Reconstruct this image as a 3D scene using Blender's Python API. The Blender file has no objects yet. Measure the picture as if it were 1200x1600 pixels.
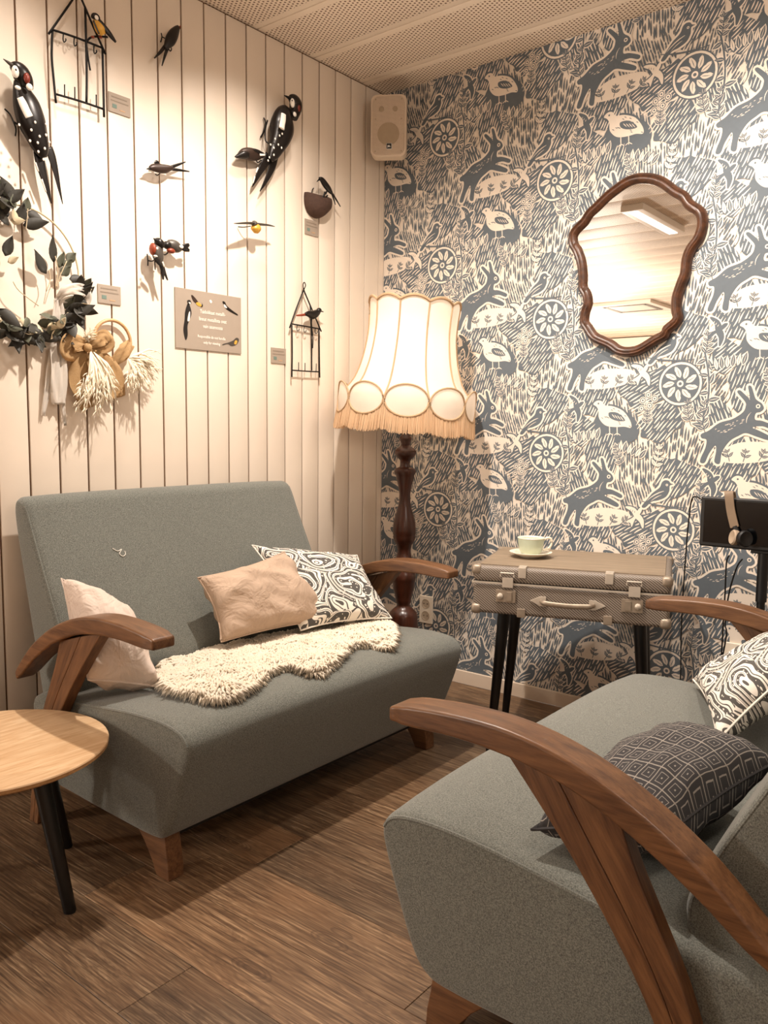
import bpy, bmesh, math, random
import numpy as np
from mathutils import Vector, Matrix, noise
from mathutils.geometry import tessellate_polygon
random.seed(7)
scene = bpy.context.scene
COL = scene.collection
# ---------------------------------------------------------------- camera
CAM = Vector((2.4125, -3.0034, 1.1271)); F_PX = 1288.1; PITCH = .1035; ROLL = .0109; YAW = -.6733
def cam_axes():
    f = Vector((math.sin(YAW)*math.cos(PITCH), math.cos(YAW)*math.cos(PITCH), -math.sin(PITCH)))
    r = Vector((math.cos(YAW), -math.sin(YAW), 0)); u = r.cross(f)
    return r*math.cos(ROLL)+u*math.sin(ROLL), u*math.cos(ROLL)-r*math.sin(ROLL), f
C_R, C_U, C_F = cam_axes()
cd = bpy.data.cameras.new('camera'); cam = bpy.data.objects.new('camera', cd); COL.objects.link(cam)
cd.sensor_fit = 'HORIZONTAL'; cd.sensor_width = 36; cd.lens = 36*F_PX/1200; cd.clip_start = .02
cam.matrix_world = Matrix(((C_R.x, C_U.x, -C_F.x, CAM.x), (C_R.y, C_U.y, -C_F.y, CAM.y), (C_R.z, C_U.z, -C_F.z, CAM.z), (0, 0, 0, 1)))
scene.camera = cam
# ---------------------------------------------------------------- world and exposure
w = bpy.data.worlds.new('world'); scene.world = w; w.use_nodes = True
w.node_tree.nodes['Background'].inputs[0].default_value = (1, .86, .72, 1)
w.node_tree.nodes['Background'].inputs[1].default_value = .25
vs = scene.view_settings
vs.view_transform = 'Standard'; vs.look = 'None'; vs.gamma = 1; vs.use_curve_mapping = False; vs.exposure = 0.27
# ---------------------------------------------------------------- ceiling spots, and fill lights added out of view
def lamp(name, loc, power, size=.05, color=(1, .83, .64), spot=None, aim=(0, 0, -1)):
    l = bpy.data.lights.new(name, 'SPOT' if spot else 'POINT'); l.energy = power; l.color = color; l.shadow_soft_size = size
    o = bpy.data.objects.new(name, l); COL.objects.link(o); o.location = loc
    if spot:
        l.spot_size = math.radians(spot); l.spot_blend = .9
        o.rotation_euler = Vector(aim).to_track_quat('-Z', 'Y').to_euler()
    return o
def panel_lamp(name, loc, sx, sy, power, color=(1, .87, .72)):
    l = bpy.data.lights.new(name, 'AREA'); l.shape = 'RECTANGLE'; l.size = sx; l.size_y = sy; l.energy = power; l.color = color
    o = bpy.data.objects.new(name, l); COL.objects.link(o); o.location = loc
    return o
WARM = (1, .895, .79)
lamp('ceiling_spot', (.34, -.85, 2.57), 11, .025, WARM, 130, (0, 0, -1))
lamp('ceiling_spot', (.34, -1.75, 2.57), 11, .025, WARM, 130, (0, 0, -1))
lamp('ceiling_spot', (.86, -1.22, 2.57), 150, .03, WARM, 160, (.05, .02, -1))
lamp('ceiling_spot', (1.60, -.85, 2.57), 80, .04, WARM, 118, (.05, .50, -1))
lamp('ceiling_spot', (.62, -2.55, 2.57), 20, .04, WARM, 150, (-.05, .10, -1))
lamp('fill_light', (-1.3, -5.0, 1.55), 125, .12, WARM)  # unseen fill, added to brighten the far ceiling; no fixture there
lamp('fill_light', (-2.6, -8.0, 1.55), 170, .12, WARM)  # second unseen fill, added for the far room
lamp('fill_light', (2.75, -1.75, 2.05), 22, .15, WARM)  # added out of view to lift the ceiling and upper wallpaper
lamp('fill_light', (3.6, -4.6, 1.75), 18, .12, WARM)  # added fill from behind the camera, no real lamp
# ---------------------------------------------------------------- measuring helpers (photograph point -> place on a known plane)
def ray(u, v): return C_F + C_R*((u-600)/F_PX) - C_U*((v-800)/F_PX)
def at(u, v, axis, val):
    d = ray(u, v); i = 'xyz'.index(axis); t = (val-CAM[i])/d[i]; return CAM+d*t
def LW(u, v, off=.0): return at(u, v, 'x', off)      # on the board wall, off metres in front of it
def BW(u, v, off=.0): return at(u, v, 'y', -off)     # on the papered wall
def depth(p): return (Vector(p)-CAM).dot(C_F)
def px2m(p): return depth(p)/F_PX
# ---------------------------------------------------------------- object helpers
def lin(h):
    c = [int(h[i:i+2], 16)/255 for i in (0, 2, 4)]
    return tuple(x/12.92 if x <= .04045 else ((x+.055)/1.055)**2.4 for x in c)+(1,)
def tag(o, label, cat, group=None):
    o['label'] = label; o['category'] = cat
    if group: o['group'] = group
    return o
def thing(name, label, cat, loc=(0, 0, 0), rz=0, group=None):
    o = bpy.data.objects.new(name, None); COL.objects.link(o); o.location = loc; o.rotation_euler = (0, 0, rz); o.empty_display_size = .05
    return tag(o, label, cat, group)
def catmull(pts, n=6, closed=False):
    pts = [Vector(p) for p in pts]; m = len(pts); out = []
    rng = range(m if closed else m-1)
    for i in rng:
        if closed: a, b, c, d = pts[i-1], pts[i], pts[(i+1) % m], pts[(i+2) % m]
        else: a, b, c, d = pts[max(i-1, 0)], pts[i], pts[i+1], pts[min(i+2, m-1)]
        for k in range(n):
            t = k/n
            out.append(.5*((2*b)+(c-a)*t+(2*a-5*b+4*c-d)*t*t+(3*b-a-3*c+d)*t**3))
    if not closed: out.append(pts[-1])
    return out
class MB:
    def __init__(s, org=(0, 0, 0)): s.v = []; s.f = []; s.mi = []; s.cur = 0; s.org = Vector(org); s.uv = None
    def add(s, vs, fs):
        b = len(s.v); s.v += [tuple(Vector(p)-s.org) for p in vs]
        s.f += [tuple(b+i for i in f) for f in fs]; s.mi += [s.cur]*len(fs); return s
    def box(s, c, d, R=None):
        c = Vector(c); vs = []
        for x in (-.5, .5):
            for y in (-.5, .5):
                for z in (-.5, .5):
                    p = Vector((x*d[0], y*d[1], z*d[2])); vs.append(c+(R@p if R else p))
        return s.add(vs, [(0, 1, 3, 2), (4, 6, 7, 5), (0, 4, 5, 1), (2, 3, 7, 6), (0, 2, 6, 4), (1, 5, 7, 3)])
    def loft(s, path, radii, seg=10, up=(1, 0, 0), sq=(1, 1), caps=True, closed=False, shape=None):
        path = [Vector(p) for p in path]; n = len(path)
        if not hasattr(radii, '__len__'): radii = [radii]*n
        rings = []; up = Vector(up)
        for i in range(n):
            if closed: t = path[(i+1) % n]-path[i-1]
            else: t = path[min(i+1, n-1)]-path[max(i-1, 0)]
            t.normalize(); a = up-t*up.dot(t)
            if a.length < 1e-4: a = Vector((0, 0, 1))-t*t.z
            if a.length < 1e-4: a = Vector((0, 1, 0))
            a.normalize(); b = t.cross(a); r = radii[i]; ring = []
            if shape:
                for (p, q) in shape: ring.append(path[i]+a*(p*r)+b*(q*r))
            else:
                for k in range(seg):
                    th = 2*math.pi*k/seg; ring.append(path[i]+a*(math.cos(th)*r*sq[0])+b*(math.sin(th)*r*sq[1]))
            rings.append(ring)
        m = len(rings[0]); vs = [p for r in rings for p in r]; fs = []
        for i in range(n if closed else n-1):
            j = (i+1) % n
            for k in range(m):
                k2 = (k+1) % m; fs.append((i*m+k, i*m+k2, j*m+k2, j*m+k))
        if caps and not closed: fs.append(tuple(range(m-1, -1, -1))); fs.append(tuple((n-1)*m+k for k in range(m)))
        return s.add(vs, fs)
    def lathe(s, prof, c=(0, 0, 0), seg=24, R=None):
        c = Vector(c); vs = []; n = len(prof)
        for (r, z) in prof:
            for k in range(seg):
                th = 2*math.pi*k/seg; p = Vector((r*math.cos(th), r*math.sin(th), z)); vs.append(c+(R@p if R else p))
        fs = [(i*seg+k, i*seg+(k+1) % seg, (i+1)*seg+(k+1) % seg, (i+1)*seg+k) for i in range(n-1) for k in range(seg)]
        fs.append(tuple(range(seg-1, -1, -1))); fs.append(tuple((n-1)*seg+k for k in range(seg)))
        return s.add(vs, fs)
    def ball(s, c, r, R=None, seg=12, rings=8):
        if not hasattr(r, '__len__'): r = (r, r, r)
        c = Vector(c); vs = []; fs = []
        for i in range(1, rings):
            ph = math.pi*i/rings
            for k in range(seg):
                th = 2*math.pi*k/seg; p = Vector((r[0]*math.sin(ph)*math.cos(th), r[1]*math.sin(ph)*math.sin(th), r[2]*math.cos(ph))); vs.append(c+(R@p if R else p))
        for z in (1, -1):
            p = Vector((0, 0, z*r[2])); vs.append(c+(R@p if R else p))
        T = len(vs)-2
        for i in range(rings-2):
            for k in range(seg): fs.append((i*seg+k, (i+1)*seg+k, (i+1)*seg+(k+1) % seg, i*seg+(k+1) % seg))
        for k in range(seg):
            fs.append((T, k, (k+1) % seg)); fs.append((T+1, (rings-2)*seg+(k+1) % seg, (rings-2)*seg+k))
        return s.add(vs, fs)
    def prism(s, poly, d):            # poly: list of 3D points (planar), extruded by vector d
        poly = [Vector(p) for p in poly]; d = Vector(d); n = len(poly)
        tri = tessellate_polygon([poly])
        vs = poly+[p+d for p in poly]; fs = [tuple(t) for t in tri]+[tuple(reversed([i+n for i in t])) for t in tri]
        fs += [(i, (i+1) % n, n+(i+1) % n, n+i) for i in range(n)]
        return s.add(vs, fs)
    def build(s, name, mat, parent=None, bevel=0, smooth=None, bseg=2, sub=0):
        me = bpy.data.meshes.new(name); me.from_pydata(s.v, [], s.f)
        mats = mat if isinstance(mat, (list, tuple)) else [mat]
        for m in mats: me.materials.append(m)
        if len(mats) > 1: me.polygons.foreach_set('material_index', s.mi)
        bm = bmesh.new(); bm.from_mesh(me)
        bmesh.ops.recalc_face_normals(bm, faces=bm.faces[:])
        if bevel:
            es = [e for e in bm.edges if len(e.link_faces) == 2 and e.calc_face_angle(0) > .5]
            bmesh.ops.bevel(bm, geom=es, offset=bevel, segments=bseg, profile=.5, affect='EDGES', clamp_overlap=True)
        bm.to_mesh(me); bm.free()
        if smooth is None: smooth = 35
        if smooth:
            me.shade_smooth()
            if smooth < 180: me.set_sharp_from_angle(angle=math.radians(smooth))
        o = bpy.data.objects.new(name, me); COL.objects.link(o)
        if parent: o.parent = parent
        if bevel:
            wn = o.modifiers.new('weighted_normal', 'WEIGHTED_NORMAL'); wn.keep_sharp = True
        if sub:
            md = o.modifiers.new('smooth', 'SUBSURF'); md.levels = sub; md.render_levels = sub
        return o
def struct(o): o['kind'] = 'structure'; return o
def share(name, me, parent, M):
    o = bpy.data.objects.new(name, me); COL.objects.link(o); o.parent = parent; o.matrix_local = M; return o
# ---------------------------------------------------------------- materials
class NT:
    def __init__(s, name):
        s.m = bpy.data.materials.new(name); s.m.use_nodes = True; s.t = s.m.node_tree; s.n = s.t.nodes; s.b = s.n['Principled BSDF']
    def node(s, kind, **kw):
        n = s.n.new(kind)
        for k, v in kw.items():
            if k.startswith('i_'):
                key = k[2:]; key = int(key) if key.isdigit() else key.replace('_', ' ')
                n.inputs[key].default_value = v
            else: setattr(n, k, v)
        return n
    def link(s, a, b): s.t.links.new(a, b)
    def coord(s, which='Object', scale=(1, 1, 1), rot=(0, 0, 0), loc=(0, 0, 0)):
        c = s.node('ShaderNodeTexCoord'); m = s.node('ShaderNodeMapping'); s.link(c.outputs[which], m.inputs[0])
        m.inputs['Scale'].default_value = scale; m.inputs['Rotation'].default_value = rot; m.inputs['Location'].default_value = loc
        return m.outputs[0]
    def noise(s, vec, scale=5, detail=3, rough=.5, dist=0):
        n = s.node('ShaderNodeTexNoise'); s.link(vec, n.inputs['Vector']); n.inputs['Scale'].default_value = scale
        n.inputs['Detail'].default_value = detail; n.inputs['Roughness'].default_value = rough; n.inputs['Distortion'].default_value = dist
        return n.outputs['Fac']
    def ramp(s, fac, stops):
        r = s.node('ShaderNodeValToRGB'); s.link(fac, r.inputs[0]); e = r.color_ramp.elements
        while len(e) < len(stops): e.new(.5)
        for el, (p, c) in zip(e, stops): el.position = p; el.color = c if not isinstance(c, str) else lin(c)
        return r.outputs[0]
    def math(s, op, a, b=None, c=None):
        n = s.node('ShaderNodeMath', operation=op)
        for i, x in enumerate((a, b, c)):
            if x is None: continue
            if isinstance(x, (int, float)): n.inputs[i].default_value = x
            else: s.link(x, n.inputs[i])
        return n.outputs[0]
    def mix(s, fac, a, b, mode='MIX'):
        n = s.node('ShaderNodeMix', data_type='RGBA', blend_type=mode)
        for sock, x in ((n.inputs[0], fac), (n.inputs[6], a), (n.inputs[7], b)):
            if isinstance(x, (int, float)): sock.default_value = x
            elif isinstance(x, str): sock.default_value = lin(x)
            elif isinstance(x, tuple): sock.default_value = x
            else: s.link(x, sock)
        return n.outputs[2]
    def bump(s, h, strength=.3, dist=.002):
        b = s.node('ShaderNodeBump'); b.inputs['Strength'].default_value = strength; b.inputs['Distance'].default_value = dist
        s.link(h, b.inputs['Height']); s.link(b.outputs[0], s.b.inputs['Normal'])
    def col(s, c): 
        if isinstance(c, str): s.b.inputs['Base Color'].default_value = lin(c)
        else: s.link(c, s.b.inputs['Base Color'])
    def set(s, **kw):
        for k, v in kw.items(): s.b.inputs[k.replace('_', ' ')].default_value = v
        return s
def plain(name, c, rough=.5, metal=0, var=.08, scale=40, spec=.5, bump=0):
    t = NT(name); f = t.noise(t.coord(), scale, 3)
    a = lin(c); t.col(t.mix(f, tuple(x*(1-var) for x in a[:3])+(1,), tuple(min(1, x*(1+var)) for x in a[:3])+(1,)))
    t.set(Roughness=rough, Metallic=metal, Specular_IOR_Level=spec)
    if bump: t.bump(f, bump, .002)
    return t.m
def wood(name, dark, light, scale=(6, 60, 60), rough=.45, rot=(0, 0, 0)):
    t = NT(name); pre = t.coord('Object', (1, 1, 1), rot)
    def mp(sc):
        m = t.node('ShaderNodeMapping'); t.link(pre, m.inputs[0]); m.inputs['Scale'].default_value = sc; return m.outputs[0]
    v = mp(scale); f = t.noise(v, 1.3, 5, .6, .6)
    f2 = t.noise(mp((scale[0]*4, scale[1]*6, scale[2]*6)), 1, 2)
    fm = t.math('ADD', t.math('MULTIPLY', f, .75), t.math('MULTIPLY', f2, .25))
    t.col(t.ramp(fm, [(.33, dark), (.67, light)])); t.set(Roughness=rough); t.bump(f2, .15, .001); return t.m
def fabric(name, dark, light, scale=500, rough=.95, big=0):
    t = NT(name); v = t.coord(); f = t.noise(v, scale, 2, .7)
    c = t.ramp(f, [(.32, dark), (.68, light)])
    if big:
        g = t.noise(v, big, 2); c = t.mix(t.math('MULTIPLY', g, .25), c, dark)
    t.col(c); t.set(Roughness=rough, Specular_IOR_Level=.15); t.b.inputs['Sheen Weight'].default_value = .25
    t.bump(f, .35, .001); return t.m
# ================================================================ the room
M = {}
M['board'] = plain('board_paint', 'ECDDCC', .5, var=.03, scale=6)
M['board_back'] = plain('shaded_backing', '6E4C2E', .8, var=.05)  # groove shade put into the colour; backing itself is cream like the boards
M['trim'] = plain('trim_paint', 'E6D3BE', .5, var=.04, scale=10)
M['plaster'] = plain('plaster', 'EFE4D6', .8, var=.03, scale=3)
H = 2.6; XL, XR, YF = -4.5, 5.0, -10.5
def floor_mat():
    t = NT('plank_floor'); oi = t.node('ShaderNodeObjectInfo'); tc = t.node('ShaderNodeTexCoord')
    off = t.node('ShaderNodeVectorMath', operation='SCALE'); t.link(oi.outputs['Random'], off.inputs['Scale']); off.inputs[0].default_value = (17, 31, 5)
    add = t.node('ShaderNodeVectorMath', operation='ADD'); t.link(tc.outputs['Object'], add.inputs[0]); t.link(off.outputs[0], add.inputs[1])
    def mp(sc):
        m = t.node('ShaderNodeMapping'); t.link(add.outputs[0], m.inputs[0]); m.inputs['Scale'].default_value = sc; return m.outputs[0]
    f = t.noise(mp((1.3, 11, 1)), 1.6, 4, .55, 1.4)           # broad cathedral figure
    rings = t.math('FRACT', t.math('MULTIPLY', f, 9))
    rings = t.math('ABSOLUTE', t.math('SUBTRACT', rings, .5))
    fine = t.noise(mp((5, 160, 1)), 1.2, 3, .6)
    pores = t.noise(mp((14, 330, 1)), 1, 2, .5)
    blot = t.noise(mp((1.8, 3.2, 1)), 1.5, 3)
    c = t.ramp(fine, [(.32, '4F3D2E'), (.52, '775F48'), (.70, '9E866B')])
    c = t.mix(t.math('MULTIPLY', rings, 1.1), c, '412E20')
    c = t.mix(t.ramp(blot, [(.52, (0, 0, 0, 1)), (.8, (.55, .55, .55, 1))]), c, '836246')
    c = t.mix(t.ramp(pores, [(.58, (0, 0, 0, 1)), (.72, (.6, .6, .6, 1))]), c, '2C1E14')
    vk = t.node('ShaderNodeTexVoronoi', feature='F1'); t.link(mp((2.6, 7.0, 1)), vk.inputs['Vector']); vk.inputs['Scale'].default_value = 1.0
    kn = t.math('FRACT', t.math('MULTIPLY', vk.outputs['Distance'], 26)); near = t.math('LESS_THAN', vk.outputs['Distance'], .16)
    c = t.mix(t.math('MULTIPLY', t.math('MULTIPLY', near, t.math('ABSOLUTE', t.math('SUBTRACT', kn, .5))), .9), c, '33231A')
    c = t.mix(t.math('LESS_THAN', vk.outputs['Distance'], .028), c, '2A1C13')
    v = t.ramp(oi.outputs['Random'], [(0, (.74, .73, .72, 1)), (.5, (1.0, .97, .94, 1)), (1, (1.26, 1.16, 1.06, 1))])
    c = t.mix(1.0, c, v, 'MULTIPLY')
    t.col(c); t.set(Roughness=.42, Specular_IOR_Level=.4); t.bump(pores, .15, .001); return t.m
M['floor'] = floor_mat()
fl = MB(); fl.box(((XL+XR)/2, YF/2, -.03), (XR-XL, -YF, .05))
FLOOR = struct(fl.build('floor', M['floor'], smooth=0))
PW, PL, y0 = .1795, 1.24, -1.804
pm = MB().box((0, 0, 0), (PL-.0012, PW-.0012, .005)).build('plank', M['floor'], FLOOR, bevel=.0008, bseg=1)
plank_me = pm.data; first = True
row = 0; y = y0+10*PW-PW/2
rows = [y0+(10-i)*PW-PW/2 for i in range(22)]
for i, yy in enumerate(rows):
    if yy > -.01: continue
    sh = [.0, .42, .83, .21, .62, 1.03][i % 6]
    for k in range(-1, 4):
        x = -.55+sh+k*PL
        if x < -.4 or x > 4: continue
        if first: pm.location = (x, yy, -.0025); first = False
        else: share('plank', plank_me, FLOOR, Matrix.Translation((x, yy, -.0025)))
# ceiling: perforated panels running along the papered wall
def ceil_mat():
    t = NT('perforated_panel'); tc = t.node('ShaderNodeTexCoord'); sp = t.node('ShaderNodeSeparateXYZ'); t.link(tc.outputs['Object'], sp.inputs[0])
    P = .0165
    def dots(ox, oy):
        a = t.math('SUBTRACT', t.math('FRACT', t.math('ADD', t.math('DIVIDE', sp.outputs[0], P*1.732), ox)), .5)
        b = t.math('SUBTRACT', t.math('FRACT', t.math('ADD', t.math('DIVIDE', sp.outputs[1], P), oy)), .5)
        d = t.math('ADD', t.math('POWER', t.math('MULTIPLY', a, 1.732), 2), t.math('POWER', b, 2))
        return t.math('LESS_THAN', d, .062)
    m = t.math('MAXIMUM', dots(0, .5), dots(.5, 0))
    inside = t.math('LESS_THAN', t.math('ABSOLUTE', sp.outputs[1]), .122)
    m = t.math('MULTIPLY', m, inside)
    t.col(t.mix(m, 'F7E8D6', '75583F')); t.set(Roughness=.55); return t.m
M['ceil'] = ceil_mat()
cb = MB(); cb.box(((XL+XR)/2, YF/2, H+.06), (XR-XL, -YF, .06))
CEIL = struct(cb.build('ceiling', M['plaster'], smooth=0))
pc = MB().box((0, 0, 0), (XR-XL, .305-.003, .02)).build('ceiling_panel', M['ceil'], CEIL, bevel=.004, bseg=2)
c_me = pc.data
ys = [-.155+.305/2-.305*k for k in range(34)]
pc.location = ((XL+XR)/2, ys[1], H+.01)
for k, yy in enumerate(ys):
    if k == 1 or yy-.15 < YF-.3: continue
    share('ceiling_panel', c_me, CEIL, Matrix.Translation(((XL+XR)/2, yy, H+.01)))
# board wall on the left
WEND = -1.92
WLo = struct(MB().box((-.0435, (WEND)/2, H/2), (.073, -WEND+.0, H)).build('wall_left', M['board_back'], smooth=0))
edges = [0, -.0375]+[-.1353-.0985*k for k in range(19)]
bp = None
for a, b in zip(edges[:-1], edges[1:]):
    wd = a-b
    if abs(wd-.0985) < 1e-4:
        if bp is None:
            bp = MB().box((0, 0, 0), (.007, wd-.0062, H-.012)).build('wall_board', M['board'], WLo, bevel=.0015, bseg=2); bp.location = (-.0035, (a+b)/2, H/2)
        else: share('wall_board', bp.data, WLo, Matrix.Translation((-.0035, (a+b)/2, H/2)))
    else:
        MB().box((-.0035, (a+b)/2, H/2), (.007, wd-.0055, H-.012)).build('wall_board', M['board'], WLo, bevel=.0015)
# papered wall and its skirting
M['paper'] = plain('paper_cream', 'E6D9CA', .75, var=.05, scale=30)
M['ink'] = plain('paper_ink', '5E666D', .75, var=.08, scale=60)
WBo = struct(MB().box((XR/2-.05, .05, H/2), (XR+.1, .098, H)).build('wall_back', M['paper'], smooth=0))
struct(MB().box((XR/2, -.007, .03), (XR, .012, .058)).build('baseboard_back', M['trim'], bevel=.002))
struct(MB().box((.008, WEND/2, .03), (.012, -WEND-.03, .058)).build('baseboard_left', M['trim'], bevel=.002))
# rest of the room, seen only in the mirror
struct(MB().box((XL-.05, YF/2, H/2), (.1, -YF, H)).build('wall_far_left', M['plaster'], smooth=0))
struct(MB().box((XR+.05, YF/2, H/2), (.1, -YF, H)).build('wall_right', M['plaster'], smooth=0))
struct(MB().box(((XL+XR)/2, YF-.05, H/2), (XR-XL, .1, H)).build('wall_front', M['plaster'], smooth=0))
struct(MB().box((XL/2-.06, .05, H/2), (-XL-.12, .1, H)).build('wall_beyond', M['plaster'], smooth=0))
# ================================================================ wallpaper print (flat shapes on the papered wall)
INKW, CREW = 0, 1
LAY = .00012
cell = []     # (layer, ink?, polygon in cm)
def put(layer, ink, poly): cell.append((layer, ink, poly))
def v2(p): return Vector((p[0], p[1]))
def stroke(p, q, w0, bend=0, n=4, tip=.15):
    p, q = v2(p), v2(q); d = q-p; nrm = Vector((-d.y, d.x)); L = d.length
    if L < 1e-5: return []
    nrm /= L; left = []; right = []
    for i in range(n+1):
        t = i/n; c = p+d*t+nrm*(bend*4*t*(1-t)); hw = w0*.5*max(tip, math.sin(math.pi*min(1, .12+.88*t)))
        left.append(c+nrm*hw); right.append(c-nrm*hw)
    return left+right[::-1]
def blob(pts, n=5): return catmull([Vector((p[0], p[1], 0)) for p in pts], n, True)
def xf(poly, s=1, rot=0, mv=(0, 0), flip=False):
    c, sn = math.cos(rot), math.sin(rot); out = []
    for p in poly:
        x, y = p[0]*s, p[1]*s
        if flip: x = -x
        out.append(Vector((c*x-sn*y+mv[0], sn*x+c*y+mv[1])))
    return out
def grow(poly, d):
    n = len(poly); out = []; area = sum(poly[i].x*poly[(i+1) % n].y-poly[(i+1) % n].x*poly[i].y for i in range(n)); sg = 1 if area > 0 else -1
    for i in range(n):
        t = poly[(i+1) % n]-poly[i-1]
        if t.length < 1e-6: out.append(poly[i]); continue
        t.normalize(); out.append(poly[i]+Vector((t.y, -t.x))*d*sg)
    return out
VA, VB = Vector((52.4, 26.4)), Vector((0, 52.9))
def inside(p, poly):
    c = False; n = len(poly)
    for i in range(n):
        a, b = poly[i], poly[i-1]
        if (a.y > p.y) != (b.y > p.y) and p.x < (b.x-a.x)*(p.y-a.y)/(b.y-a.y+1e-12)+a.x: c = not c
    return c
rp = random.Random(3)
seeds = [((-18, 8), 1.0, 0), ((-4, 10), 1.25, 1), ((12, 6), 1.62, 0), ((26, 2), 1.05, 1), ((8, -8), 1.9, 0), ((34, -10), 1.35, 0),
         ((12, -20), .55, 1), ((-8, -22), 1.15, 1), ((2, -32), 1.75, 0), ((-22, -14), 1.3, 0), ((20, -32), .9, 1), ((32, -24), 1.95, 1), ((-14, -36), .7, 1), ((28, -40), 1.5, 0)]
allseeds = []
for (sx, sy), a, inv in seeds:
    for i in (-1, 0, 1):
        for j in (-2, -1, 0, 1, 2):
            p = Vector((sx, sy))+VA*i+VB*j; allseeds.append((p, a, inv))
sarr = np.array([[p.x, p.y] for p, _, _ in allseeds])
def nearest(p): 
    d = (sarr[:, 0]-p.x)**2+(sarr[:, 1]-p.y)**2; k = int(d.argmin()); return k
base_idx = [k for k, (p, a, i) in enumerate(allseeds) if any(abs(p.x-s[0][0]) < 1e-6 and abs(p.y-s[0][1]) < 1e-6 for s in seeds)]
for k in base_idx:
    p, ang, inv = allseeds[k]; d = Vector((math.cos(ang), math.sin(ang))); nr = Vector((-d.y, d.x))
    if inv:   # dark ground cut with pale strokes
        pts = []
        for i in range(22):
            th = 2*math.pi*i/22; e = Vector((math.cos(th), math.sin(th))); r = 1
            while r < 13 and nearest(p+e*(r+.6)) == k: r += .6
            pts.append(p+e*(r*rp.uniform(.9, 1.06)))
        put(2, 1, blob(pts, 3))
    gap = 1.02 if not inv else 1.2
    for i in range(-13, 14):
        s = -14+rp.uniform(0, 3)
        while s < 14:
            L = rp.uniform(3.2, 5.6); a = p+nr*(i*gap+rp.uniform(-.12, .12))+d*s; b = a+d*L
            m = (a+b)*.5
            if nearest(m) == k:
                put(3 if inv else 1, 0 if inv else 1, stroke(a, b, rp.uniform(.6, .84) if not inv else rp.uniform(.40, .56), rp.uniform(-.25, .25)))
                if not inv and rp.random() < .35: put(1, 1, blob([b+nr*.28, b+d*.75, b-nr*.28, b-d*.75], 2))
            s += L+rp.uniform(.3, .9)
def leaf(c, ang, L, W, ink=1, lay=5, halo=.35, vein=True):
    n = 6; top = []; bot = []
    for i in range(n+1):
        t = i/n; hw = W*.5*math.sin(math.pi*t**.8); top.append((t*L, hw)); bot.append((t*L, -hw))
    poly = xf(top+bot[::-1][1:-1], 1, ang, c)
    if halo: put(lay-1, 1-ink, grow(poly, halo))
    put(lay, ink, poly)
    if vein:
        e = Vector((math.cos(ang), math.sin(ang))); put(lay+1, 1-ink, stroke(v2(c)+e*L*.12, v2(c)+e*L*.85, W*.13, 0, 3))
def sprig(c, ang, n, L, lw, ink=1, curve=.1, lay=5):
    p = v2(c); a = ang
    for i in range(n):
        e = Vector((math.cos(a), math.sin(a))); q = p+e*L
        put(lay, ink, stroke(p, q+e*.2, .34, 0, 2, .6))
        s = 1-.5*i/n
        leaf(q, a+.9, lw*s, lw*.42*s, ink, lay, .25); leaf(q, a-.9, lw*s, lw*.42*s, ink, lay, .25)
        p = q; a += curve
    leaf(p, a, lw*.7, lw*.32, ink, lay, .25)
def ring(c, r, w, ink, lay, a0=0, a1=6.2832, n=26):
    for i in range(n):
        t0 = a0+(a1-a0)*i/n; t1 = a0+(a1-a0)*(i+1)/n
        P = [(math.cos(t)*q+c[0], math.sin(t)*q+c[1]) for t, q in ((t0, r-w/2), (t1, r-w/2), (t1, r+w/2), (t0, r+w/2))]
        put(lay, ink, [Vector(x) for x in P])
def disc(c, r, ink, lay, n=10, sx=1): put(lay, ink, [Vector((c[0]+r*sx*math.cos(6.2832*i/n), c[1]+r*math.sin(6.2832*i/n))) for i in range(n)])
# leaping hare
hare = blob([(9.6, 6.9), (9.1, 8.3), (7.9, 9.3), (7.3, 10.2), (6.4, 13.2), (5.5, 13.3), (5.9, 10.6), (5.5, 10.3), (3.4, 12.4), (2.6, 11.9), (4.6, 9.2), (4.8, 7.9), (4.0, 6.2), (1.2, 4.5), (-2.4, 3.6), (-5.3, 1.6), (-7.6, .6), (-7.4, -.6), (-6.1, -1.1), (-6.4, -3.4), (-7.7, -6.2), (-7.9, -7.6), (-6.6, -7.7), (-5.4, -5.2), (-3.6, -2.9), (-3.4, -4.6), (-3.9, -7.5), (-2.4, -8.1), (-1.7, -4.8), (.4, -1.8), (2.8, -.4), (4.8, .3), (7.6, -.8), (10.6, -1.9), (11.1, -.9), (8.6, .7), (6.6, 1.8), (9.2, 2.0), (11.8, .9), (12.3, 1.9), (9.2, 3.5), (7.3, 4.0), (7.5, 5.7), (8.7, 6.0)], 4)
hs = 1.22
H0 = xf(hare, hs, .06, (-9.4, -9.8))
put(4, 0, grow(H0, .75)); put(5, 1, H0)
disc((-.1, .1), .75, 0, 6); disc((-.1, .1), .38, 1, 7)
for i in range(22):
    x, y = rp.uniform(-14, -5), 0; y = -9.2+(x+14)*.52+rp.uniform(-1.6, 1.6)
    if inside(Vector((x, y)), grow(H0, -.8)): put(6, 0, stroke((x, y), (x+rp.uniform(.6, 1.1), y+rp.uniform(.1, .5)), .2, .1, 3))
put(6, 0, stroke((-3.6, -5.6), (-2.2, -1.9), .25, .5)); put(6, 0, stroke((-3.9, 4.9), (-2.9, 2.2), .28)); put(6, 0, stroke((-6.6, 3.9), (-4.6, 1.7), .28))
# pale ground under the hare with sprigs
put(3, 0, blob([(-12, -16), (-6, -12.5), (2, -12), (8, -13), (9, -16), (3, -18.5), (-5, -19.5), (-11, -19)]))
for (cx, cy, a) in ((-4, -19, 1.3), (1, -18.5, 1.0), (5, -18, .7), (-8.5, -19, 1.8)): sprig((cx, cy), a, 2, 1.6, 2.4, 1, .15, 5)
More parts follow.
